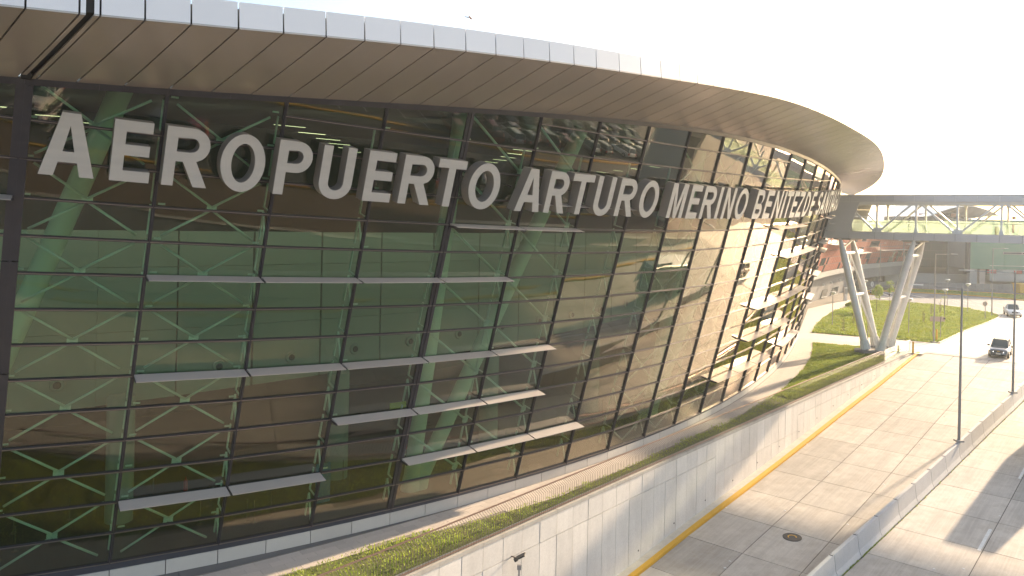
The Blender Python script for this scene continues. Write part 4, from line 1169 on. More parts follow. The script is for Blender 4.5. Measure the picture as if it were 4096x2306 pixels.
# ================================================================== lamps, masts, signs
def mast(px, top, side, alen, label, z0=0.0, grp='tall street light masts', r=.09, armdir=None):
    base = at(px[0], px[1], z0) if not isinstance(px, Vector) else px
    d = base.y
    h = atd(top[0], top[1], d).z - base.z
    root = empty('street_light', base, label, 'street light', grp)
    mb = MB(); mb.tube((0, 0, .02), (0, 0, h), r, r * .62, 12); autosmooth(mb.build('pole', M_pole, root))
    mb = MB(); mb.box((0, 0, .06), (.5, .5, .12)); mb.build('base_plate', M_conc_pale, root)
    a = armdir or Vector((side, 0, 0)); a.normalize()
    mb = MB(); mb.bar((0, 0, h - .06), a * alen * .82 + Vector((0, 0, h - .02)), .07, .07)
    arm = mb.build('arm', M_pole, root)
    mb = MB(); mb.hexa([a * alen * .66 + Vector((0, 0, h - .02)) + Vector(v) for v in ((-.05, -.1, -.03), (.05, -.1, -.03), (.05, .1, -.03), (-.05, .1, -.03), (-.05, -.1, .05), (.05, -.1, .05), (.05, .1, .05), (-.05, .1, .05))])
    q = Vector((-a.y, a.x, 0)) * .12; c0, c1 = a * alen * .72 + Vector((0, 0, h)), a * alen + Vector((0, 0, h + .0))
    mb = MB(); mb.hexa([c0 - q - Vector((0, 0, .03)), c1 - q * .6 - Vector((0, 0, .02)), c1 + q * .6 - Vector((0, 0, .02)), c0 + q - Vector((0, 0, .03)),
                        c0 - q * .8 + Vector((0, 0, .07)), c1 - q * .4 + Vector((0, 0, .03)), c1 + q * .4 + Vector((0, 0, .03)), c0 + q * .8 + Vector((0, 0, .07))])
    mb.build('lamp_head', M_lamp, root)
    return root
def on_barrier(x, y):
    best = None
    for s in np.linspace(30, 100, 1400):
        p = rd(s, tb(s), 1.19); r = (p - Vector((0, 0, EYE))); xx = r.x / r.y; 
        qx = ray(x, y)
        e = abs(xx - qx.x) 
        if best is None or e < best[0]: best = (e, p)
    return best[1]
b1, b2 = on_barrier(3836, 1753), on_barrier(4052, 1543)
mast(b1, (3843, 1149), -1, 3.4, 'slim dark grey street light mast rising from the barrier row, nearer of two', grp='street lights on the road barrier', r=.10, armdir=Vector((-.93, .37, 0)))
mast(b2, (4065, 1090), -1, 4.2, 'slim grey street light mast on the barrier row near the silver car, farther of two', grp='street lights on the road barrier', r=.10, armdir=Vector((-.93, .37, 0)))
mast((3735, 1371), (3746, 1016), 1, 2.6, 'tall street light mast on the lawn corner beside the bright yellow post', armdir=Vector((1, 0, 0)))
mast((3966.6, 1265), (3976, 994), 1, 2.4, 'tall street light mast at the lawn tip before the green screened building', armdir=Vector((1, 0, 0)))
mast((3518, 1203), (3527, 973), 1, 1.0, 'tall street light mast between the white bridge legs, by the small round tree', armdir=Vector((1, 0, 0)))
mast((3611, 1178), (3618, 964), -1, 1.0, 'tall street light mast seen just left of the second white bridge leg', armdir=Vector((-1, 0, 0)))

def plamp(px, top, label):
    base = at(*px, 0.02); h = atd(top[0], top[1], base.y).z - base.z
    root = empty('park_lamp', base, label, 'lamp', 'short lamps with bowl shades around the lawn')
    mb = MB(); mb.tube((0, 0, 0), (0, 0, h - .32), .055, .045, 10); autosmooth(mb.build('post', M_pole, root))
    mb = MB(); mb.lathe([(.05, h - .42), (.07, h - .38), (.32, h - .10), (.36, h - .04), (.36, h - .02)], (0, 0, 0), 18); autosmooth(mb.build('lamp_shade', M_lamp, root))
    mb = MB(); mb.lathe([(.38, h - .02), (.39, h + .0), (.30, h + .07), (.05, h + .10)], (0, 0, 0), 18); autosmooth(mb.build('cap', M_lamp, root))
LAMPS = [((3329, 1305), (3335, 1170), 'bowl shaded park lamp beside the curved path nearest the glass wall'),
         ((3470, 1380), (3473, 1237), 'bowl shaded park lamp standing between the feet of the white bridge legs'),
         ((3634, 1338), (3645, 1196), 'bowl shaded park lamp on the lawn just behind the second bridge leg'),
         ((3778, 1268), (3783, 1159), 'bowl shaded park lamp in mid lawn, nearer of the pair behind the mast'),
         ((3789, 1223), (3793, 1120), 'bowl shaded park lamp at the road edge, farther of the pair behind the mast'),
         ((3870, 1250), (3873, 1137), 'bowl shaded park lamp at the lawn edge nearest the round sign'),
         ((3460, 1226), (3465, 1124), 'bowl shaded park lamp half hidden behind the first pair of white legs')]
for a, b, l in LAMPS: plamp(a, b, l)

# round sign seen from behind
base = at(3940, 1279, .02); h = atd(3940.5, 1207, base.y).z
rs = empty('traffic_sign', base, 'round traffic sign seen from behind on a grey post at the lawn edge', 'sign')
mb = MB(); mb.bar((0, 0, 0), (0, 0, h), .09, .06); mb.build('post', M_pole, rs)
mb = MB(); mb.tube((0, .05, h - .36), (0, .08, h - .36), .36, n=28); mb.build('disc', M_sign, rs)
mb = MB(); mb.box((.22, .03, h - .38), (.12, .02, .10)); mb.build('sticker', M_black, rs)
# board sign
base = at(3761.5, 1353, .02); dB = base.y
p0, p1 = atd(3722, 1266, dB), atd(3780, 1290, dB)
bsg = empty('board_sign', base, 'plain beige rectangular board sign seen from behind on posts at the lawn corner', 'sign')
mb = MB(); mb.box(((p0.x + p1.x) / 2 - base.x, .06, (p0.z + p1.z) / 2), (p1.x - p0.x, .04, abs(p0.z - p1.z) * .86)); mb.build('board', M_sign, bsg)
for dx in (0, p0.x - base.x + .35):
    mb = MB(); mb.bar((dx, 0, 0), (dx, 0, (p0.z + p1.z) / 2 + .35), .09, .06); mb.build('post', M_pole, bsg)
mb = MB(); mb.box((.48, .03, (p0.z + p1.z) / 2 + .08), (.26, .02, .22)); mb.build('sticker', M_black, bsg)
# yellow posts
for (bx, by), (tx_, ty_), l in [((3746, 1366), (3747, 1318), 'bright yellow steel post standing on the lawn corner by the board sign'), ((3651.6, 1414), (3652, 1368), 'bright yellow steel post at the end of the glass balustrade')]:
    base = at(bx, by, .02); h = atd(tx_, ty_, base.y).z
    r_ = empty('yellow_post', base, l, 'bollard')
    mb = MB(); mb.lathe([(.10, 0), (.10, h - .03), (.08, h)], (0, 0, 0), 14); autosmooth(mb.build('post', M_yellow, r_))
    mb = MB(); mb.lathe([(.17, 0), (.17, .02)], (0, 0, 0), 14); mb.build('base_plate', M_bar, r_)
for (bx, by, l) in [(3482, 1177, 'small black and white banded marker post by the yellow traffic island'), (3556.5, 1184, 'small black and white banded marker post on the road edge behind the bare tree')]:
    base = at(bx, by, .02); r_ = empty('marker_post', base, l, 'bollard')
    mb = MB(); mb.lathe([(.12, 0), (.12, 1.0), (.05, 1.05)], (0, 0, 0), 10); mb.build('post', M_black, r_)
    for z in (.45, .78): 
        mb = MB(); mb.lathe([(.13, z), (.13, z + .17)], (0, 0, 0), 10); mb.build('band', M_white, r_)
base = at(3487.6, 1178, .02); h = atd(3488.5, 1127, base.y).z
r_ = empty('oval_sign', base, 'pale oval road sign on a thin post in front of the concrete columns', 'sign')
mb = MB(); mb.tube((0, 0, 0), (0, 0, h), .05, n=8); mb.build('post', M_pole, r_)
mb = MB(); mb.tube((0, -.08, h - .55), (0, -.05, h - .55), .55, n=24); o = mb.build('disc', M_lamp, r_); o.scale = (.55, 1, 1)
mb = MB(); mb.box((0, -.09, h - .55), (.06, .01, .5)); mb.build('symbol', M_bar, r_)
base = at(3381, 1204, .0); r_ = empty('utility_cabinet', base, 'narrow white utility cabinet standing against the grey concrete wall behind the bridge legs', 'cabinet')
mb = MB(); mb.box((0, 0, 1.25), (.55, .4, 2.5)); mb.build('body', M_lamp, r_)
mb = MB(); mb.box((0, -.22, 1.7), (.42, .03, .9)); mb.build('door', M_conc_pale, r_)

# young trees and shrubs
def tree(px, ph, crown, label, name='young_tree'):
    base = at(px[0], px[1], .02); d = base.y
    root = empty(name, base, label, 'tree')
    top = atd(px[0], ph, d).z
    mb = MB(); mb.tube((0, 0, 0), (.02, 0, top * .7), .045, .03, 8); mb.tube((.02, 0, top * .7), (.0, .0, top), .03, .01, 8)
    for i in range(6):
        a = i * 1.05; z = top * (.62 + .05 * i); mb.tube((.01, 0, z), (math.cos(a) * .3, math.sin(a) * .3, z + .35), .015, .006, 5)
    mb.build('trunk', M_bark, root)
    if crown:
        cz, cr, chh, n = crown; vs = []; fs = []
        lobes = [(random.gauss(0, cr * .42), random.gauss(0, cr * .42), random.uniform(-chh, chh) * .75, random.uniform(.35, .6)) for _ in range(9)]
        for i in range(n):
            lb = random.choice(lobes); v = Vector((random.gauss(0, 1), random.gauss(0, 1), random.gauss(0, 1))).normalized() * lb[3] * cr * random.uniform(.75, 1.05)
            c = Vector((lb[0], lb[1], cz + lb[2])) + v
            a = Vector((random.gauss(0, 1), random.gauss(0, 1), random.gauss(0, .6))).normalized(); b = a.cross(Vector((random.gauss(0, 1), random.gauss(0, 1), random.gauss(0, 1)))).normalized()
            l_ = random.uniform(.06, .12); n0 = len(vs)
            vs += [c - a * l_, c + b * l_ * .5, c + a * l_, c - b * l_ * .5]; fs.append((n0, n0 + 1, n0 + 2, n0 + 3))
        obj('crown', vs, fs, M_leaf, root)
    return root
def hz(px, d): return atd(px[0], px[1], d).z
t_ = at(3506, 1249); tree((3506, 1249), 1143, (hz((3509, 1165), t_.y), .95, 1.2, 1500), 'small round bright green young tree between the white bridge legs')
t_ = at(3558, 1228); tree((3558, 1228), 1135, (hz((3566, 1152), t_.y), .7, 1.3, 420), 'thin sparse young tree just left of the second pair of white legs')
t_ = at(3780, 1230); tree((3776, 1236), 1178, (hz((3772, 1192), t_.y), .4, .6, 60), 'nearly leafless sapling beside the bowl lamps at the far lawn edge')
for (x, y, ty_, l) in [(3372, 1331, 1268, 'bare staked sapling on the lawn near the curved path'), (3412, 1296, 1256, 'bare staked sapling beside the first white bridge leg'),
                       (3694, 1294, 1243, 'bare staked sapling left of the tall lawn mast'), (3725, 1262, 1214, 'bare staked sapling behind the tall lawn mast'), (3760, 1254, 1207, 'bare staked sapling with a pale tag near the bowl lamps'), (3605, 1262, 1200, 'bare staked sapling behind the second white leg')]:
    r_ = tree((x, y), ty_, None, l, 'sapling')
    d = at(x, y).y; h = atd(x, ty_, d).z
    for sx in (-.14, .14):
        mb = MB(); mb.bar((sx, 0, 0), (sx, 0, h * .8), .03, .03); mb.build('stake', M_bark, r_)
def shrub(x, y, w, h, label):
    base = at(x, y); root = empty('shrub', base, label, 'shrub'); vs = []; fs = []
    for i in range(1400):
        a = random.uniform(0, 6.28); r = math.sqrt(random.random()); z = random.random() ** .8 * h * (1 - .6 * r)
        c = Vector((math.cos(a) * r * w, math.sin(a) * r * w, z)); v = Vector((random.gauss(0, 1), random.gauss(0, 1), random.gauss(0, .7))).normalized() * .09; q = v.cross(Vector((random.gauss(0, 1), random.gauss(0, 1), 1))).normalized() * .05
        n0 = len(vs); vs += [c - v, c + q, c + v, c - q]; fs.append((n0, n0 + 1, n0 + 2, n0 + 3))
    obj('foliage', vs, fs, M_ivy, root)
    mb = MB(); mb.tube((0, 0, 0), (0, 0, h * .6), .04, .02, 6); mb.build('stem', M_bark, root)
shrub(3401, 1226, .8, .9, 'small dark shrub at the path corner left of the first white leg')
shrub(3388, 1252, 2.0, .8, 'wide low shrub clump at the curved lawn edge')
shrub(3368, 1262, 1.2, .6, 'low leafy clump nearest the path on the lawn edge')

# ================================================================== grass and ground cover
def inside(px, py, poly):
    c = np.zeros(len(px), bool); n = len(poly); j = n - 1
    for i in range(n):
        xi, yi = poly[i]; xj, yj = poly[j]
        m = ((yi > py) != (yj > py)) & (px < (xj - xi) * (py - yi) / (yj - yi + 1e-12) + xi); c ^= m; j = i
    return c
def lawn(label, poly, n, hmin, hmax, m, name='lawn', w=.02, zf=0.0, leaf=False, lump=.0):
    P_ = np.array([(p[0], p[1]) for p in poly]); lo, hi = P_.min(0), P_.max(0)
    q = rng.uniform(lo, hi, (int(n * 3.2), 2)); q = q[inside(q[:, 0], q[:, 1], [tuple(p) for p in P_])][:n]; n = len(q)
    cl = np.sin(q[:, 0] * 1.7 + np.sin(q[:, 1] * 1.1) * 2) * np.sin(q[:, 1] * 1.9 + np.sin(q[:, 0] * .9) * 2)
    h = rng.uniform(hmin, hmax, n) * (1 + .5 * cl); a = rng.uniform(0, 2 * np.pi, n)
    z0 = np.full(n, zf) + lump * (cl * .5 + .5)
    dx, dy = np.cos(a), np.sin(a); lean = rng.uniform(.3, 1.1, n) * h
    V = np.zeros((n, 4, 3))
    if leaf:
        V[:, 0] = np.stack([q[:, 0] - dy * w * .5, q[:, 1] + dx * w * .5, z0 + h * .5], 1)
        V[:, 1] = np.stack([q[:, 0] - dx * w, q[:, 1] - dy * w, z0 + h * .6], 1)
        V[:, 2] = np.stack([q[:, 0] + dy * w * .5, q[:, 1] - dx * w * .5, z0 + h * .8], 1)
        V[:, 3] = np.stack([q[:, 0] + dx * w, q[:, 1] + dy * w, z0 + h * 1.1], 1)
    else:
        V[:, 0] = np.stack([q[:, 0] - dy * w, q[:, 1] + dx * w, z0], 1)
        V[:, 1] = np.stack([q[:, 0] + dy * w, q[:, 1] - dx * w, z0], 1)
        V[:, 2] = np.stack([q[:, 0] + dy * w * .4 + dx * lean, q[:, 1] - dx * w * .4 + dy * lean, z0 + h], 1)
        V[:, 3] = np.stack([q[:, 0] - dy * w * .4 + dx * lean, q[:, 1] + dx * w * .4 + dy * lean, z0 + h], 1)
    me = bpy.data.meshes.new(name); me.vertices.add(4 * n); me.vertices.foreach_set('co', V.reshape(-1))
    me.loops.add(4 * n); me.loops.foreach_set('vertex_index', np.arange(4 * n)); me.polygons.add(n)
    me.polygons.foreach_set('loop_start', np.arange(n) * 4); me.update(); me.validate()
    me.materials.append(m); o = bpy.data.objects.new(name, me); COL.objects.link(o)
    return tag(o, label, 'grass', kind='stuff')
big = [at(x, y)[:2] for x, y in [(3249.5, 1332), (3252, 1327), (3264, 1303), (3286, 1279), (3321, 1257), (3357, 1240.5), (3400, 1227), (3476, 1205), (3527, 1206), (3571, 1207), (3721, 1220), (3872, 1237), (3952, 1252), (3996, 1266), (3952, 1290), (3846, 1330), (3756, 1372), (3721, 1371), (3585, 1359), (3436, 1347)]]
sheet('lawn_soil', big, .004, M_soil)
lawn('broad sunlit green lawn beyond the white bridge legs', big, 110000, .06, .26, M_grass, w=.055)
small = [at(x, y)[:2] for x, y in [(3251, 1373), (3250, 1408), (3243, 1436), (3215, 1477.6), (3173, 1519.5), (3131, 1561), (3097, 1584)]]
s_lo = sof(at(3097, 1584)); small_r = [st(s, tw(s) - .5)[:2] for s in np.linspace(s_lo, 91.5, 14)]
small = small + list(small_r) + [at(3600, 1402)[:2], at(3560, 1436)[:2], at(3444, 1388)[:2], at(3327, 1379)[:2]]
sheet('lawn_soil', small, .004, M_soil)
lawn('wedge of bright green lawn between the curved path and the railing', small, 70000, .05, .18, M_grass, w=.03)
strip = [st(s, tgrass(s) + .0)[:2] for s in np.linspace(_gs[0] - 20, sof(at(3097, 1584)), 30)]
strip += [st(s, tw(s) - .40)[:2] for s in np.linspace(92, _gs[0] - 20, 44)]
sheet('lawn_soil', strip, .006, M_soil)
lawn('dense strip of trailing ground cover behind the railing on top of the retaining wall', strip, 190000, .04, .20, M_ivy, 'ground_cover', w=.035, leaf=True, lump=.06)
verge = [at(x, y)[:2] for x, y in [(3560, 1158), (3680, 1160), (3841, 1168), (4003, 1178), (4400, 1200), (4400, 1234), (4096, 1203), (4003, 1192), (3841, 1180), (3680, 1172), (3560, 1165)]]
sheet('verge', verge, .01, M_soil)
lawn('scrubby roadside verge in front of the unfinished building', verge, 30000, .05, .2, M_grass, 'verge_grass', w=.06)

# ================================================================== buildings beyond the bridge
# curved lower wing of the terminal, concrete base and terracotta upper storeys
ZBAND = 5.4
cp_ = [at(x, y, ZBAND) for x, y in [(3225, 1112), (3266, 1097), (3310, 1086), (3364, 1075.5), (3440, 1061.5), (3527, 1053.5), (3615, 1047.5), (3700, 1042), (3745, 1040)]]
cl_ = [0]
for a, b in zip(cp_[:-1], cp_[1:]): cl_.append(cl_[-1] + (b - a).length)
def wxy(s, off=0.0, z=0.0):
    x = float(np.interp(s, cl_, [p.x for p in cp_])); y = float(np.interp(s, cl_, [p.y for p in cp_]))
    i = min(max(int(np.searchsorted(cl_, s)) - 1, 0), len(cp_) - 2); d = (cp_[i + 1] - cp_[i]).normalized()
    n = Vector((d.y, -d.x, 0)); return Vector((x, y, z)) + n * off
WL = cl_[-1]
wg = empty('terminal_wing', wxy(0), 'curved lower terminal wing with grey concrete base and terracotta and glass panels above', 'building')
def wquad(mb, s0, s1, z0, z1, o0, o1, th=.12):
    a, b, c, d = wxy(s0, o0, z0), wxy(s1, o0, z0), wxy(s1, o1, z1), wxy(s0, o1, z1)
    n = (b - a).cross(d - a).normalized() * th
    mb.hexa([v - wg.location for v in (a - n, b - n, c - n, d - n, a, b, c, d)]); return mb
# recessed openings in the base: (photo column range, row range)
def wsx(px, z=2.5, off=-1.0):
    best = None
    for s in np.linspace(0, WL, 700):
        p = wxy(s, off); e = abs(p.x / p.y - ray(px, 1130).x)
        if best is None or e < best[0]: best = (e, s)
    return best[1]
s_under = wsx(3436)
BO = -1.2
for a in np.arange(0, s_under - .1, 3.0):
    mb = wquad(MB(), a, min(a + 2.98, s_under), -.1, ZBAND - .9, BO - .8, BO + .1); mb.build('base_wall', M_conc_dark, wg)
for i, a in enumerate(np.arange(0, WL, 4.0)):
    b = min(a + 3.97, WL)
    mb = wquad(MB(), a, b, ZBAND - .9, ZBAND, .0, .15, .5); mb.build('edge_beam', M_conc_pale, wg)
    mb = wquad(MB(), a, b, ZBAND - 3.0, ZBAND - .92, -.5, -.2, .5)
    if a > s_under - 6: mb.build('fascia_wall', M_conc_dark, wg)
for (x0, x1, y0, y1) in [(3234, 3246, 1188, 1214), (3251, 3266, 1180, 1222), (3303, 3324, 1163, 1194), (3342, 3366, 1154, 1184)]:
    s0, s1 = wsx(x0), wsx(x1); p = wxy(s0, BO); d = p.y
    z1, z0 = max(atd(x0, y0, d).z, .3), max(atd(x0, y1, d).z, .05)
    mb = MB(); a, b, c, e = wxy(s0, BO + .12 - .8 * (1 - z0 / 5), z0), wxy(s1, BO + .12 - .8 * (1 - z0 / 5), z0), wxy(s1 + .55, BO + .12 - .8 * (1 - z1 / 5), z1), wxy(s0 + .55, BO + .12 - .8 * (1 - z1 / 5), z1)
    n = (b - a).cross(e - a).normalized()
    mb.hexa([v - wg.location for v in (a, b, c, e, a + n * .05, b + n * .05, c + n * .05, e + n * .05)]); mb.build('window', M_greypanel, wg)
    mb = MB(); mb.bar(a + n * .1 - wg.location, b + n * .1 - wg.location, .25, .10); mb.build('window_sill', M_conc_pale, wg)
for (x, y) in [(3293, 1141), (3325, 1132.5), (3359, 1123)]:
    s = wsx(x); p = wxy(s, BO + .25); z = atd(x, y, p.y).z
    mb = MB(); mb.box(Vector((p.x, p.y, z)) - wg.location, (.3, .25, .42)); mb.build('wall_light', M_lamp, wg)
# underpass columns and back wall
for x in (3435, 3500, 3566, 3640, 3705):
    s = wsx(x, off=-4.5); p = wxy(s, -4.5)
    mb = MB(); mb.tube(Vector((p.x, p.y, 0)) - wg.location, Vector((p.x, p.y, ZBAND - 1)) - wg.location, .75, n=20); autosmooth(mb.build('column', M_conc_pale, wg))
mb = MB(); 
for a, b in zip(np.linspace(s_under - 4, WL, 12)[:-1], np.linspace(s_under - 4, WL, 12)[1:]): wquad(mb, a, b, 0, ZBAND, -13, -13)
mb.build('underpass_wall', M_conc_dark, wg)
mb = MB()
for a, b in zip(np.linspace(0, WL, 24)[:-1], np.linspace(0, WL, 24)[1:]):
    p = [wxy(a, -13, ZBAND - .8), wxy(b, -13, ZBAND - .8), wxy(b, -.2, ZBAND - .8), wxy(a, -.2, ZBAND - .8)]
    mb.add([v - wg.location for v in p], [(0, 1, 2, 3)])
mb.build('underpass_ceiling', M_conc_dark, wg)
# upper panels
random.seed(11)
PWD, PHT, NR = 1.55, 1.26, 6
nc = int(WL / PWD)
glassy = set()
for _ in range(16):
    r_, c_, n_ = random.randrange(NR), random.randrange(nc), random.randrange(1, 5)
    for i in range(n_): glassy.add((r_, c_ + i))
for r_ in range(2):
    for c_ in range(0, nc):
        if random.random() < .18: glassy.add((r_, c_))
for r_ in range(NR):
    for c_ in range(nc):
        z0, z1 = ZBAND + .15 + r_ * PHT, ZBAND + .15 + (r_ + 1) * PHT - .12
        sh = .30
        s0 = c_ * PWD + r_ * sh; s1 = s0 + PWD - .13
        if s1 + sh > WL: continue
        o0, o1 = .1 + r_ * .33, .1 + (r_ + 1) * .33
        a, b, c, d = wxy(s0, o0, z0), wxy(s1, o0, z0), wxy(s1 + sh, o1, z1), wxy(s0 + sh, o1, z1)
        n = (b - a).cross(d - a).normalized() * .08
        gl_ = (r_, c_) in glassy
        mb = MB(); mb.hexa([v - wg.location for v in (a - n, b - n, c - n, d - n, a, b, c, d)])
        mb.build('window_pane' if gl_ else 'terracotta_panel', M_greypanel if gl_ else M_red, wg)
mb = MB()
for a, b in zip(np.linspace(0, WL, 30)[:-1], np.linspace(0, WL, 30)[1:]):
    wquad(mb, a, b, ZBAND, ZBAND + NR * PHT + .3, -.15, NR * .33 - .05)
mb.build('panel_backing', M_frame, wg)
for (x0, x1, y) in [(3432, 3480, 1011), (3524, 3625, 999), (3620, 3662, 976), (3315, 3372, 975)]:
    s0, s1 = wsx(x0, off=1.5), wsx(x1, off=1.5); p = wxy(s0, 1.6); z = atd((x0 + x1) / 2, y, wxy((s0 + s1) / 2, 1.6).y).z
    o_ = .1 + (z - ZBAND) / PHT * .33
    mb = MB(); a, b, c, d = wxy(s0, o_, z), wxy(s1, o_, z), wxy(s1, o_ + 1.0, z - .1), wxy(s0, o_ + 1.0, z - .1)
    u_ = Vector((0, 0, .07)); mb.hexa([v - wg.location for v in (a - u_, d - u_, c - u_, b - u_, a, d, c, b)]); mb.build('sunshade_fin', M_fin, wg)
mb = MB(); a, b = wxy(WL * .2, -1, ZBAND + NR * PHT + .2), wxy(WL, -1, ZBAND + NR * PHT + .2)
# dark glazed block
DG = 158 * S
g0, g1 = atd(3625, 1070, DG), atd(3868, 1070, DG)
gb = empty('glazed_block', Vector((g0.x, DG, 0)), 'dark glazed building block with thin grid lines above bare concrete bays', 'building')
zl = atd(3750, 1071, DG).z; zh = atd(3750, 868, DG).z
def gbx(mb, x0, x1, z0, z1, y0=0.0, y1=.2, sl=.0):
    mb.hexa([Vector((x0, y0, z0)), Vector((x1, y0, z0)), Vector((x1, y1, z0)), Vector((x0, y1, z0)), Vector((x0 + sl * (z1 - z0), y0, z1)), Vector((x1 + sl * (z1 - z0), y0, z1)), Vector((x1 + sl * (z1 - z0), y1, z1)), Vector((x0 + sl * (z1 - z0), y1, z1))]); return mb
GW = g1.x - g0.x
nr_ = 6; hh = (zh - zl) / nr_
for r_ in range(nr_):
    for c_ in range(5):
        x0 = GW * c_ / 5; gbx(MB(), x0 + .06, x0 + GW / 5 - .06, zl + r_ * hh + .06, zl + (r_ + 1) * hh - .06, 0, .1).build('window_pane', M_greypanel, gb)
gbx(MB(), 0, GW, zl, zh, .15, 12).build('wall', M_frame, gb)
for r_ in range(nr_): gbx(MB(), GW + .05, GW + .85, zl + r_ * hh + .15, zl + (r_ + 1) * hh - .1, -.05, .1).build('bright_strip', M_lamp, gb)
gbx(MB(), -2.5, 1.0, zl - 1, zh, -.3, .1, .25).build('raking_edge', M_frame, gb)
# concrete bays under it
for i, (x0, x1, m_) in enumerate([(3612, 3625, M_conc_dark), (3625, 3650, M_sign), (3650, 3667, M_conc_pale), (3790, 3800, M_conc_pale), (3861, 3882, M_conc_dark)]):
    a, b = atd(x0, 1100, DG).x - g0.x, atd(x1, 1100, DG).x - g0.x
    gbx(MB(), a, b, 0, zl - .05, -.1 - .02 * i, .5).build('bay_wall', m_, gb)
gbx(MB(), -3, GW + 2, 0, zl, 6, 6.4).build('bay_back', M_conc_dark, gb)
gbx(MB(), -6, GW + 12, 0, 2.6, -2.0, -1.5).build('parapet', M_conc_pale, gb)
a, b = atd(3817, 1100, DG).x - g0.x, atd(3858, 1100, DG).x - g0.x
gbx(MB(), a, b, 3.2, zl - .2, 1.0, 1.4).build('red_panel', M_redpaint, gb)
a2 = atd(3792, 1100, DG).x - g0.x
gbx(MB(), a2, a, 3.2, zl - .2, .9, 1.2, .22).build('raking_panel', M_conc_pale, gb)
for z_ in (3.4, 4.4, 5.4, 6.4):
    gbx(MB(), a2, b, z_, z_ + .12, -.3, -.2).build('guard_rail', M_lamp, gb)
# green screened building
DS = 150 * S
x0, x1 = atd(3881, 1000, DS).x, atd(4700, 1000, DS).x
z0, z1 = atd(3881, 1076, DS).z, atd(3881, 878.5, DS).z
gs_ = empty('green_screened_building', Vector((x0, DS, 0)), 'large flat building side wrapped in pale green screening above open concrete bays', 'building')
SWD = (x1 - x0)
for i in range(6):
    gbx(MB(), SWD * i / 6 + .02, SWD * (i + 1) / 6 - .02, z0, z1, 0, .2).build('screen_panel', M_green, gs_)
gbx(MB(), 0.1, SWD, z0, z1, .25, 25).build('wall', M_conc_dark, gs_)
gbx(MB(), -.55, .0, z0 - 1, z1 - 4, -.1, 1).build('dark_edge', M_frame, gs_)
a = atd(4012, 1000, DS).x - x0; zz0, zz1 = atd(4060, 1019, DS).z, atd(4060, 1009.5, DS).z
gbx(MB(), a, a + 22, zz0, zz1, -.08, .0).build('vent_slot', M_conc_pale, gs_)
for i in range(5): gbx(MB(), a + .2 + 4.3 * i, a + 4.3 * (i + 1), zz0 + .12, zz1 - .12, -.12, -.09).build('louvre', M_greypanel, gs_)
for (xa, xb, m_) in [(3883, 3913, M_conc_pale), (3922, 3946, M_sign), (4095, 4120, M_conc_dark), (4200, 4240, M_conc_dark)]:
    p, q = atd(xa, 1100, DS).x - x0, atd(xb, 1100, DS).x - x0
    gbx(MB(), p, q, 0, z0, .4, 1.6).build('bay_pier', m_, gs_)
gbx(MB(), 0, SWD, 0, z0, 9, 9.5).build('bay_back', M_conc_dark, gs_)
p, q = atd(3955, 1100, DS).x - x0, atd(4500, 1100, DS).x - x0
gbx(MB(), p, q, 1.7, 3.4, -.5, -.2).build('parapet', M_conc_pale, gs_)
gbx(MB(), -30, q, 0.0, 1.2, -3.5, -3.2).build('low_wall', M_conc_dark, gs_)
for i, (xa, xb, m_) in enumerate([(3956, 3992, M_redpaint), (3994, 4062, M_lamp), (4064, 4100, M_redpaint), (4104, 4160, M_lamp), (4162, 4220, M_redpaint)]):
    p_, q_ = atd(xa, 1100, DS).x - x0, atd(xb, 1100, DS).x - x0
    gbx(MB(), p_, q_, 3.45, z0 - .1, .6, .8).build('container_side' if i % 2 else 'red_panel', m_, gs_)
for i in range(12):
    gbx(MB(), p + i * 3, p + i * 3 + .12, 3.4, z0, -.4, -.3).build('post', M_lamp, gs_)
for z_ in (4.2, 5.2): gbx(MB(), p, q, z_, z_ + .1, -.4, -.3).build('guard_rail', M_lamp, gs_)
# site fence
sf = empty('site_fence', at(3700, 1150, 0), 'low wire site fence along the verge in front of the unfinished bays', 'fence')
dF = 146 * S
for i in range(26):
    p = Vector((atd(3560 + i * 24, 1140, dF).x, dF - i * .25, 0)) - sf.location
    mb = MB(); mb.bar(p, p + Vector((0, 0, 1.6)), .08, .08); mb.build('post', M_pole, sf)
a = Vector((atd(3560, 1140, dF).x, dF, 0)) - sf.location; b = Vector((atd(4160, 1140, dF).x, dF - 6.2, 0)) - sf.location
for z_ in (.5, 1.5):
    mb = MB(); mb.bar(a + Vector((0, 0, z_)), b + Vector((0, 0, z_)), .05, .05); mb.build('rail', M_pole, sf)
ye = empty('skip_container', Vector((atd(4090, 1170, 138 * S).x, 138 * S, 0)), 'yellow site skip on the verge by the edge of the frame', 'skip')
mb = MB(); mb.hexa([Vector(v) for v in ((-1.2, -1, .2), (1.4, -1, .2), (1.4, 1, .2), (-1.2, 1, .2), (-1.5, -1.2, 2.2), (2.4, -1.2, 2.2), (2.4, 1.2, 2.2), (-1.5, 1.2, 2.2))]); mb.build('body', M_yellow, ye)
mb = MB(); mb.box((.4, 0, 2.2), (4.1, 2.6, .15)); mb.build('rim', M_yellow, ye)
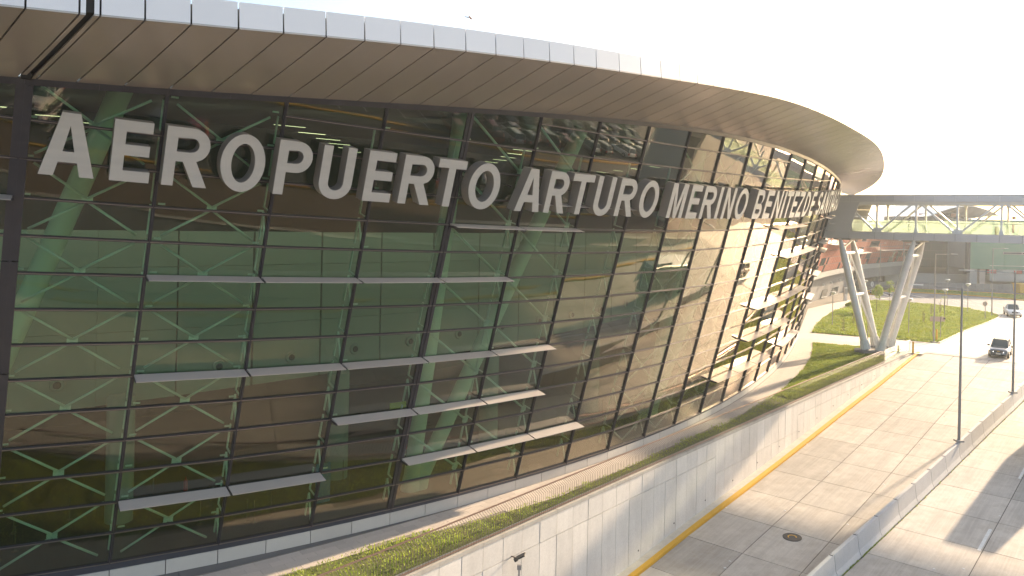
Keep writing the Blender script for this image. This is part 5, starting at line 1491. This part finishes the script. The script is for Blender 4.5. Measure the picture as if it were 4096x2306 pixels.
# arched roof of the other pier
DR = 165 * S
ar = empty('arched_roof_pier', Vector((atd(3870, 880, DR).x, DR, 0)), 'far curved pier building with a pale arched roof seen through the bridge truss', 'building')
AP = [(3440, 905), (3520, 893), (3600, 880), (3680, 868), (3723, 861), (3760, 846), (3800, 833), (3840, 825), (3870, 823.5), (3905, 826), (3945, 838), (3975, 851), (3994, 862)]
mb = MB()
tops = [atd(x, y, DR) - ar.location for x, y in AP]
for a, b in zip(tops[:-1], tops[1:]):
    mb.hexa([a + Vector((0, 0, -.25)), b + Vector((0, 0, -.25)), b + Vector((0, 26, 1.0)), a + Vector((0, 26, 1.0)), a, b, b + Vector((0, 26, 1.4)), a + Vector((0, 26, 1.4))])
mb.build('roof', M_white_steel, ar)
UN = [(3830, 857), (3857, 862), (3897, 878)]
mb = MB()
low = [(3827, 856), (3860, 862), (3897, 877), (3930, 874), (3994, 862)]
hi_ = [(3828, 829), (3870, 824.5), (3905, 827), (3945, 839), (3993, 861)]
L_ = [atd(x, y, DR) - ar.location for x, y in low]; H_ = [atd(x, y, DR) - ar.location for x, y in hi_]
for i in range(4):
    mb.add([L_[i] + Vector((0, 5, 0)), L_[i + 1] + Vector((0, 5 - i, 0)), H_[i + 1] + Vector((0, -.1, -.1)), H_[i] + Vector((0, -.1, -.1))], [(0, 1, 2, 3)])
mb.build('roof_soffit', M_fin, ar)
mb = MB()
for (xa, ya), (xb, yb) in zip(AP[:8], AP[1:9]):
    a, b = atd(xa, ya + 2, DR) - ar.location, atd(xb, yb + 2, DR) - ar.location
    mb.add([Vector((a.x, 4, 0)), Vector((b.x, 4, 0)), Vector((b.x, 4, b.z)), Vector((a.x, 4, a.z))], [(0, 1, 2, 3)])
mb.build('wall', M_conc_dark, ar)
for i in range(9):
    xa = 3700 + i * 22; a = atd(xa, 880, DR) - ar.location; b = atd(xa + 20, 864, DR) - ar.location
    mb = MB(); mb.hexa([Vector(v) for v in ((a.x, 3.8, a.z - 3), (b.x, 3.8, a.z - 3), (b.x, 3.9, a.z - 3), (a.x, 3.9, a.z - 3), (a.x + .4, 3.8, b.z + .6), (b.x + .4, 3.8, b.z + .6), (b.x + .4, 3.9, b.z + .6), (a.x + .4, 3.9, b.z + .6))])
    mb.build('window' if i % 3 else 'terracotta_panel', M_greypanel if i % 3 else M_red, ar)
# terminal mass behind the wing so nothing shows through
cs = [(tb_root, None)]

# car park building behind the camera side of the road, seen in the glass
pk = empty('parking_office', st(70, 62), 'pale flat roofed parking office standing beyond the parked cars', 'building')
def pbox(mb, x0, x1, y0, y1, z0, z1): 
    return mb.hexa([Vector((x0, y0, z0)), Vector((x1, y0, z0)), Vector((x1, y1, z0)), Vector((x0, y1, z0)), Vector((x0, y0, z1)), Vector((x1, y0, z1)), Vector((x1, y1, z1)), Vector((x0, y1, z1))])
pbox(MB(), -14, 14, 0, 9, 0, 5).build('wall', M_conc_pale, pk); pbox(MB(), -15, 15, -1, 10, 5, 5.6).build('roof', M_bridge_panel, pk)
for i in range(6): pbox(MB(), -12.5 + i * 4.2, -10 + i * 4.2, -.1, .0, 1, 3.4).build('window', M_greypanel, pk)

# ================================================================== vehicles
def car(name, label, cat, body_m, L_=4.6, Wd=1.85, H=1.68, pickup=False, lights=False, group=None, loc=(0, 0, 0), head=Vector((0, -1, 0))):
    """front of the vehicle points along local +Y"""
    root = empty(name, loc, label, cat, group)
    root.rotation_euler.z = math.atan2(head.y, head.x) - math.pi / 2
    w = Wd / 2; h0 = .30; hb = H * .60
    # lower body: stations from rear to front (y, half width, sill, shoulder, centre top)
    stn = [(-L_ / 2, w * .80, .50, hb * .82, hb * .90), (-L_ / 2 + .12, w * .92, .36, hb * .94, hb * 1.0), (-L_ * .3, w, h0, hb, hb * 1.02), (0, w, h0, hb, hb * 1.02), (L_ * .17, w, h0, hb * .985, hb * 1.01),
           (L_ * .30, w * .985, h0, hb * .93, hb * .985), (L_ * .42, w * .95, h0, hb * .84, hb * .90), (L_ / 2 - .12, w * .86, .34, hb * .70, hb * .78), (L_ / 2, w * .74, .42, hb * .52, hb * .58)]
    vs, fs = [], []
    for y, hw, zs, zb, zc in stn:
        zm = (zs + zb) / 2
        vs += [(-hw * .88, y, zs), (-hw, y, zm * .95), (-hw * .97, y, zb * .94), (-hw * .86, y, zb), (-hw * .4, y, zc), (hw * .4, y, zc), (hw * .86, y, zb), (hw * .97, y, zb * .94), (hw, y, zm * .95), (hw * .88, y, zs)]
    n = 10
    for i in range(len(stn) - 1):
        for j in range(n):
            a, b = i * n + j, i * n + (j + 1) % n; fs.append((a, a + n, b + n, b))
    fs += [tuple(range(n))[::-1][::-1], tuple(range((len(stn) - 1) * n, len(stn) * n))[::-1]]
    body = obj('body', vs, [f[::-1] for f in fs], body_m, root); autosmooth(body, 40)
    # cabin
    y0, y1, y2, y3 = (-L_ * .47, -L_ * .40, L_ * .04, L_ * .20) if not pickup else (-L_ * .12, -L_ * .08, L_ * .06, L_ * .20)
    zb, zt = hb * .99, H
    def ring(y, hw, z): return [(-hw, y, z), (hw, y, z)]
    cb = MB(); wb, wt = w * .86, w * .68
    P_ = dict(a=(-wb, y0, zb), b=(wb, y0, zb), c=(-wt, y1, zt - .03), d=(wt, y1, zt - .03), e=(-wt, y2, zt), f=(wt, y2, zt), g=(-wb * .97, y3, zb), h=(wb * .97, y3, zb))
    order = 'abcdefgh'; idx = {k: i for i, k in enumerate(order)}
    def q(*k): return tuple(idx[x] for x in k)
    gl_ = MB(); gl_.add([P_[k] for k in order], [q('a', 'b', 'd', 'c'), q('e', 'f', 'h', 'g'), q('a', 'c', 'e', 'g'), q('b', 'h', 'f', 'd')])
    gl_.build('windows', M_carglass, root)
    rf = MB()
    rf.hexa([Vector((-wt * 1.03, y1 - .03, zt - .05)), Vector((wt * 1.03, y1 - .03, zt - .05)), Vector((wt * 1.03, y2 + .04, zt - .02)), Vector((-wt * 1.03, y2 + .04, zt - .02)),
             Vector((-wt * .9, y1, zt + .02)), Vector((wt * .9, y1, zt + .02)), Vector((wt * .9, y2, zt + .05)), Vector((-wt * .9, y2, zt + .05))])
    roof = rf.build('roof', body_m, root)
    for sx in (-1, 1):
        for a, b in (('c', 'a'), ('e', 'g')):
            p, q_ = Vector(P_[a]), Vector(P_[b]); p.x = sx * abs(p.x); q_.x = sx * abs(q_.x)
            pm = MB(); pm.bar(p, q_, .07, .07); pm.build('pillar', body_m, root)
        m0 = Vector((sx * wt * 1.01, (y1 + y2) / 2 + .15, zt - .02)); m1 = Vector((sx * wb * 1.0, (y0 + y3) / 2 + .15, zb))
        pm = MB(); pm.bar(m0, m1, .09, .04); pm.build('pillar', body_m, root)
        mm = MB(); mm.box((sx * (w + .10), L_ * .13, hb + .10), (.22, .12, .16)); mm.build('wing_mirror', M_black if not pickup else M_white, root)
        hl = MB(); hl.hexa([Vector(v) for v in ((sx * w * .82, L_ / 2 - .30, hb * .64), (sx * w * .44, L_ / 2 - .03, hb * .60), (sx * w * .44, L_ / 2 - .12, hb * .60), (sx * w * .80, L_ / 2 - .4, hb * .64),
                                              (sx * w * .86, L_ / 2 - .40, hb * .82), (sx * w * .46, L_ / 2 - .13, hb * .70), (sx * w * .46, L_ / 2 - .2, hb * .70), (sx * w * .84, L_ / 2 - .5, hb * .82))])
        for v in hl.v: v.y += .05; v.x *= 1.03
        hl.build('headlight', M_head if lights else M_lamp, root)
        tl = MB(); tl.box((sx * w * .80, -L_ / 2 + .06, hb * .80), (.24, .14, .30)); tl.build('tail_light', M_redpaint, root)
        for yy in (-L_ * .29, L_ * .31):
            wh = MB(); wh.tube((sx * (w - .20), yy, .35), (sx * (w + .015), yy, .35), .355, n=20)
            t_ = wh.build('wheel', M_tyre, root)
            rm = MB(); rm.tube((sx * (w + .0), yy, .35), (sx * (w + .025), yy, .35), .22, .20, 14); rm.build('rim', M_rim, t_)
    gm = MB(); gm.hexa([Vector(v) for v in ((-w * .42, L_ / 2 - .1, .62), (w * .42, L_ / 2 - .1, .62), (w * .42, L_ / 2 + .015, .62), (-w * .42, L_ / 2 + .015, .62), (-w * .44, L_ / 2 - .2, .84), (w * .44, L_ / 2 - .2, .84), (w * .44, L_ / 2 - .025, .84), (-w * .44, L_ / 2 - .025, .84))])
    gm.f = [f for f in gm.f]; gm.build('grille', M_black, root)
    em = MB(); em.box((0, L_ / 2 + .0, .735), (.24, .05, .06)); em.build('badge', mat('gold_badge', (.5, .36, .12), .4, .7) if 'gold_badge' not in MATS else MATS['gold_badge'], root)
    pl_ = MB(); pl_.box((0, L_ / 2 + .03, .50), (.42, .02, .14)); pl_.build('number_plate', M_plate, root)
    bp_ = MB(); bp_.box((0, L_ / 2 - .08, .33), (Wd * .74, .16, .12)); bp_.build('bumper', M_black, root)
    if pickup:
        bd = MB()
        for sx in (-1, 1): bd.box((sx * w * .92, -L_ * .30, hb + .06), (.10, L_ * .36, .16))
        bd.box((0, -L_ / 2 + .06, hb + .05), (Wd * .85, .08, .14)); bd.build('load_bed', body_m, root)
    else:
        for sx in (-1, 1):
            rr = MB(); rr.bar((sx * wt * .9, y1 + .2, zt + .09), (sx * wt * .9, y2 - .2, zt + .10), .04, .04); rr.build('roof_rail', M_black, root)
    return root
M_silver = mat('silver_blue_paint', (.075, .09, .11), .28, .55, coat=.8)
M_carwhite = mat('white_car_paint', (.70, .70, .69), .3, .0, coat=.6)
M_cardark = mat('dark_car_paint', (.03, .035, .04), .28, .3, coat=.7)
M_carred = mat('red_car_paint', (.28, .03, .03), .3, .1, coat=.7)
M_cargreen = mat('green_car_paint', (.03, .12, .06), .3, .1, coat=.7)
M_cargrey = mat('grey_car_paint', (.22, .22, .22), .3, .4, coat=.7)
hd = Vector((-.60, -.80, 0)).normalized()
fp = Vector((42.75, 67.75, 0)) * S
car('suv', 'dark silver SUV with lit headlights driving toward the camera on the concrete road', 'car', M_silver, lights=True, H=1.72, Wd=1.86, loc=tuple(fp - hd * 2.3 + Vector((0, 0, .02))), head=hd)
hd = Vector((-.42, -.91, 0)).normalized(); fp = Vector((65.3, 100.2, 0)) * S
car('pickup_truck', 'white pickup truck coming round the roundabout behind the silver car', 'pickup', M_carwhite, pickup=True, L_=5.2, Wd=1.92, H=1.82, loc=tuple(fp - hd * 2.6 + Vector((0, 0, .02))), head=hd)
# parked cars seen in the glass
kinds = [M_carwhite, M_cardark, M_cargrey, M_silver, M_carred, M_cargreen]
names_ = ['white', 'black', 'grey', 'silver', 'red', 'green']
protos = []
random.seed(5); used = 0
SPOTS = [(-6 + n * 8.7, t_) for n in range(8) for t_ in (14, 40)] + [(48 + n * 2.9, t_) for n in range(20) for t_ in (31, 37.5)]
for i, (sI, t_) in enumerate(SPOTS):
    row = 1 if t_ in (14, 37.5) else 0
    sI += random.uniform(-.3, .3); t_ += random.uniform(-.3, .3)
    if random.random() < .15: continue
    m = i % 6; h_ = V2.to_3d() * (1 if row != 1 else -1)
    if m >= len(protos):
        while len(protos) <= m:
            protos.append(None)
    if protos[m] is None:
        c_ = car('parked_car', f'{names_[m]} car standing in the car park across the sunken road', 'car', kinds[m], group='cars standing in the car park across the road', loc=tuple(st(sI, t_, .0)), head=h_)
        protos[m] = c_
    else:
        c_ = copy_tree(protos[m]); c_.location = st(sI, t_, 0); c_.rotation_euler.z = math.atan2(h_.y, h_.x) - math.pi / 2
    pl_w = {14: 'in the row nearest the sunken road', 40: 'in the row farthest from the road', 31: 'in the crowded row behind the traffic island', 37.5: 'in the second crowded row from the road'}
    c_['label'] = f'{names_[m]} car parked {pl_w[min(pl_w, key=lambda v: abs(v - t_))]}'

# unseen bus added to throw a shadow onto the visible road
M_coach = mat('coach_paint', (.10, .14, .18), .35, coat=.4)
def shadow_coach(s, t, label):
    rt = empty('shadow_coach', rd(s, t), label, 'bus', 'unseen buses added for their road shadows')
    rt.rotation_euler = (0, 0, math.atan2(U2.y, U2.x) - math.pi / 2)
    mb = MB(); mb.box((0, 0, 1.95), (2.5, 11.8, 3.1)); o = mb.build('body', M_coach, rt); bevel(o, .14, 2)
    for sx in (-1, 1):
        for i in range(6):
            mb = MB(); mb.box((sx * 1.26, -4.7 + i * 1.86, 2.45), (.04, 1.76, 1.05)); mb.build('window', M_carglass, rt)
        for yy in (-3.6, 3.9):
            mb = MB(); mb.tube((sx * 1.0, yy, .5), (sx * 1.28, yy, .5), .5, n=20); mb.build('wheel', M_tyre, rt)
    mb = MB(); mb.box((0, 5.9, 2.3), (2.2, .06, 1.5)); mb.build('windscreen', M_carglass, rt)
    mb = MB(); mb.box((0, -5.9, 2.5), (2.0, .06, .9)); mb.build('rear_window', M_carglass, rt)
    mb = MB(); mb.box((0, -1, 3.62), (1.8, 3, .26)); mb.build('roof_unit', M_coach, rt)
shadow_coach(68.8, -6.9, 'unseen dark blue bus added to cast a shadow across the far carriageway')

# ================================================================== small things
# floodlight on a post against the retaining wall
_fl = None
sF = 21.5 * S
for s in np.linspace(18, 60, 1200):
    p = st(s, tw(s) + .45); 
    if _fl is None or abs(p.x / p.y - ray(2078, 2232).x) < _fl[0]: _fl = (abs(p.x / p.y - ray(2078, 2232).x), s)
sF = _fl[1]; pF = st(sF, tw(sF) + .45); zF = atd(2098, 2231, pF.y).z; zB = atd(2086, 2270, pF.y).z
fl = empty('floodlight', rd(sF, tw(sF) + .45), 'dark floodlight with loose cable on a thin post against the pale retaining wall', 'floodlight')
o_ = fl.location
top_ = Vector((0, 0, zB - o_.z))
mb = MB(); mb.bar((0, 0, 0), top_, .07, .07); mb.build('post', M_pole, fl)
mb = MB(); mb.box(top_ + Vector((0, 0, .0)), (.17, .14, .20)); mb.build('junction_box', M_pole, fl)
axd = (V2.to_3d() * .75 + U2.to_3d() * .5).normalized(); qd = Vector((-axd.y, axd.x, 0))
hc = Vector((0, 0, zF - o_.z + .02)); dn = (axd + Vector((0, 0, .55))).normalized(); nn = dn.cross(qd).normalized()
mb = MB(); mb.box(hc + dn * .06, (.44, .36, .055), (dn, qd, nn)); mb.build('housing', M_black, fl)
mb = MB(); mb.box(hc + dn * .06 + nn * .035 * (-1 if nn.z > 0 else 1), (.36, .30, .02), (dn, qd, nn)); mb.build('lens', M_lamp, fl)
mb = MB(); mb.box(hc - dn * .16 - Vector((0, 0, .04)), (.16, .16, .14), (dn, qd, nn)); mb.build('driver_box', M_black, fl)
mb = MB(); mb.bar(hc - dn * .12, hc - V2.to_3d() * .45 - Vector((0, 0, .10)), .03, .05); mb.build('wall_bracket', M_bar, fl)
mb = MB(); pts_ = [hc - Vector((0, 0, .12)), hc + Vector((.06, 0, -.22)), hc + Vector((.12, 0, -.36)), top_ + Vector((.15, 0, -.02)), top_ + Vector((.06, 0, -.10))]
for a, b in zip(pts_[:-1], pts_[1:]): mb.tube(a, b, .010, n=6)
mb.build('cable', M_lamp, fl)
# manhole cover
mc = empty('manhole_cover', rd(43.6, -16.72, .008), 'dark round manhole cover with a worn yellow paint swirl in the road slab', 'manhole cover')
slope = Matrix.Rotation(-math.atan(.075), 3, V2.to_3d())
mb = MB(); mb.lathe([(.52, -.02), (.52, .006)], (0, 0, 0), 28); o = mb.build('frame', M_black, mc); 
for v in o.data.vertices: v.co = Vector((v.co.x, v.co.y, v.co.z)) + Vector((0, 0, (v.co.x * U2.x + v.co.y * U2.y) * .075))
mb = MB(); mb.lathe([(.46, .0), (.46, .014)], (0, 0, 0), 28); o = mb.build('lid', mat('cast_iron', (.07, .06, .055), .7), mc)
for v in o.data.vertices: v.co.z += (v.co.x * U2.x + v.co.y * U2.y) * .075
mb = MB(); pr = None
for a in np.linspace(-.5, 3.4, 14):
    p = Vector((.22 * math.cos(a), .22 * math.sin(a), .018)); p.z += (p.x * U2.x + p.y * U2.y) * .075
    if pr: mb.bar(pr, p, .07, .006)
    pr = p
mb.build('paint_swirl', M_yellow, mc)
# road studs
studs = []
pr = empty('road_stud', rd(38.2, -18.15, .0), 'small white raised road stud on the concrete slabs', 'road stud', 'white road studs on the slabs')
mb = MB(); mb.hexa([Vector(v) for v in ((-.07, -.06, 0), (.07, -.06, 0), (.07, .06, 0), (-.07, .06, 0), (-.04, -.05, .03), (.04, -.05, .03), (.04, .05, .03), (-.04, .05, .03))]); mb.build('body', M_white, pr)
for (x, y) in [(2905, 2033), (3140, 2044), (3392, 2100), (3312, 1888), (3535, 1939), (3227, 1778), (3471, 1742), (3679, 1778), (3585, 1637), (3778, 1667), (3353, 1675), (3456, 1593), (3684, 1549), (3862, 1572), (3736, 2278 - 0), (3854, 2277), (3999, 2066), (2920, 2247)]:
    best = None
    for t in np.linspace(15, 120, 2400):
        p = Vector((0, 0, EYE)) + ray(x, y) * t
        if p.z <= zr(sof(p)): best = p; break
    if best is None: continue
    c_ = copy_tree(pr); c_.location = best + Vector((0, 0, .003)); c_.rotation_euler.z = math.atan2(U2.y, U2.x)
# bird
bc = atd(1883, 71, 24.0)
bd = empty('flying_bird', bc, 'small brown bird with raised wings flying above the canopy edge', 'bird')
k_ = 24.0 / F
def bpix(x, y, dy=0): return Vector(((x - 1883) * k_, dy, -(y - 71) * k_))
def limb(name, pts_, rs, m):
    mb = MB(); n = 8; vs = []; fs = []
    for i, (p, r_) in enumerate(zip(pts_, rs)):
        d = (pts_[min(i + 1, len(pts_) - 1)] - pts_[max(i - 1, 0)]).normalized(); x = d.cross(Vector((0, 1, 0))).normalized(); y = d.cross(x)
        for j in range(n): a = 2 * math.pi * j / n; vs.append(p + x * r_[0] * math.cos(a) + y * r_[1] * math.sin(a))
    for i in range(len(pts_) - 1):
        for j in range(n): fs.append((i * n + j, i * n + (j + 1) % n, (i + 1) * n + (j + 1) % n, (i + 1) * n + j))
    fs += [tuple(range(n)), tuple(range((len(pts_) - 1) * n, len(pts_) * n))]
    o = obj(name, vs, fs, m, bd); autosmooth(o, 60); return o
limb('body', [bpix(1876, 66, -.02), bpix(1878, 69), bpix(1882, 73), bpix(1885, 77), bpix(1886, 80, .03)], [(.008, .008), (.022, .022), (.030, .034), (.020, .022), (.004, .005)], M_breast)
limb('wing', [bpix(1879, 69), bpix(1879.6, 61, -.03), bpix(1879.6, 52, -.05), bpix(1878, 40, -.05)], [(.012, .03), (.007, .05), (.006, .045), (.002, .01)], M_feather)
limb('wing', [bpix(1877, 70), bpix(1869, 69, .03), bpix(1861, 67, .05), bpix(1852, 61, .06)], [(.012, .03), (.007, .05), (.006, .045), (.002, .01)], M_feather)
limb('tail', [bpix(1885, 77), bpix(1889, 72.5, .03), bpix(1892.5, 68.5, .05)], [(.008, .02), (.006, .02), (.003, .02)], M_feather)

# area lights added to brighten the hall, besides the ceiling strips
for i in range(11):
    k = -1.6 + i * 1.8
    ld = bpy.data.lights.new('hall_fill_light', 'AREA'); ld.shape = 'RECTANGLE'; ld.size = 5; ld.size_y = 3; ld.energy = 38; ld.color = (1, .93, .80)
    lo = bpy.data.objects.new('hall_fill_light', ld); COL.objects.link(lo); lo.location = ip(k, 3.6, 16.6)
    lo.rotation_euler = Vector((ip(k, 8.5, 15.6) - ip(k, 3.6, 16.6))).to_track_quat('-Z', 'Y').to_euler()
# ================================================================== low sun haze over the apron
hz_ = MB(); hz_.hexa([Vector(v) for v in ((-90, -120, -10), (330, -120, -10), (330, 420, -10), (-90, 420, -10), (-90, -120, 30), (330, -120, 30), (330, 420, 30), (-90, 420, 30))])
hm = bpy.data.materials.new('haze_air'); hm.use_nodes = True; hn = hm.node_tree.nodes; hn.remove(hn['Principled BSDF'])
pvn = hn.new('ShaderNodeVolumePrincipled'); pvn.inputs['Density'].default_value = .00040; pvn.inputs['Color'].default_value = (.88, .95, 1, 1); pvn.inputs['Anisotropy'].default_value = .45
hm.node_tree.links.new(pvn.outputs[0], hn['Material Output'].inputs['Volume'])
ho = hz_.build('haze', hm); ho['kind'] = 'stuff'
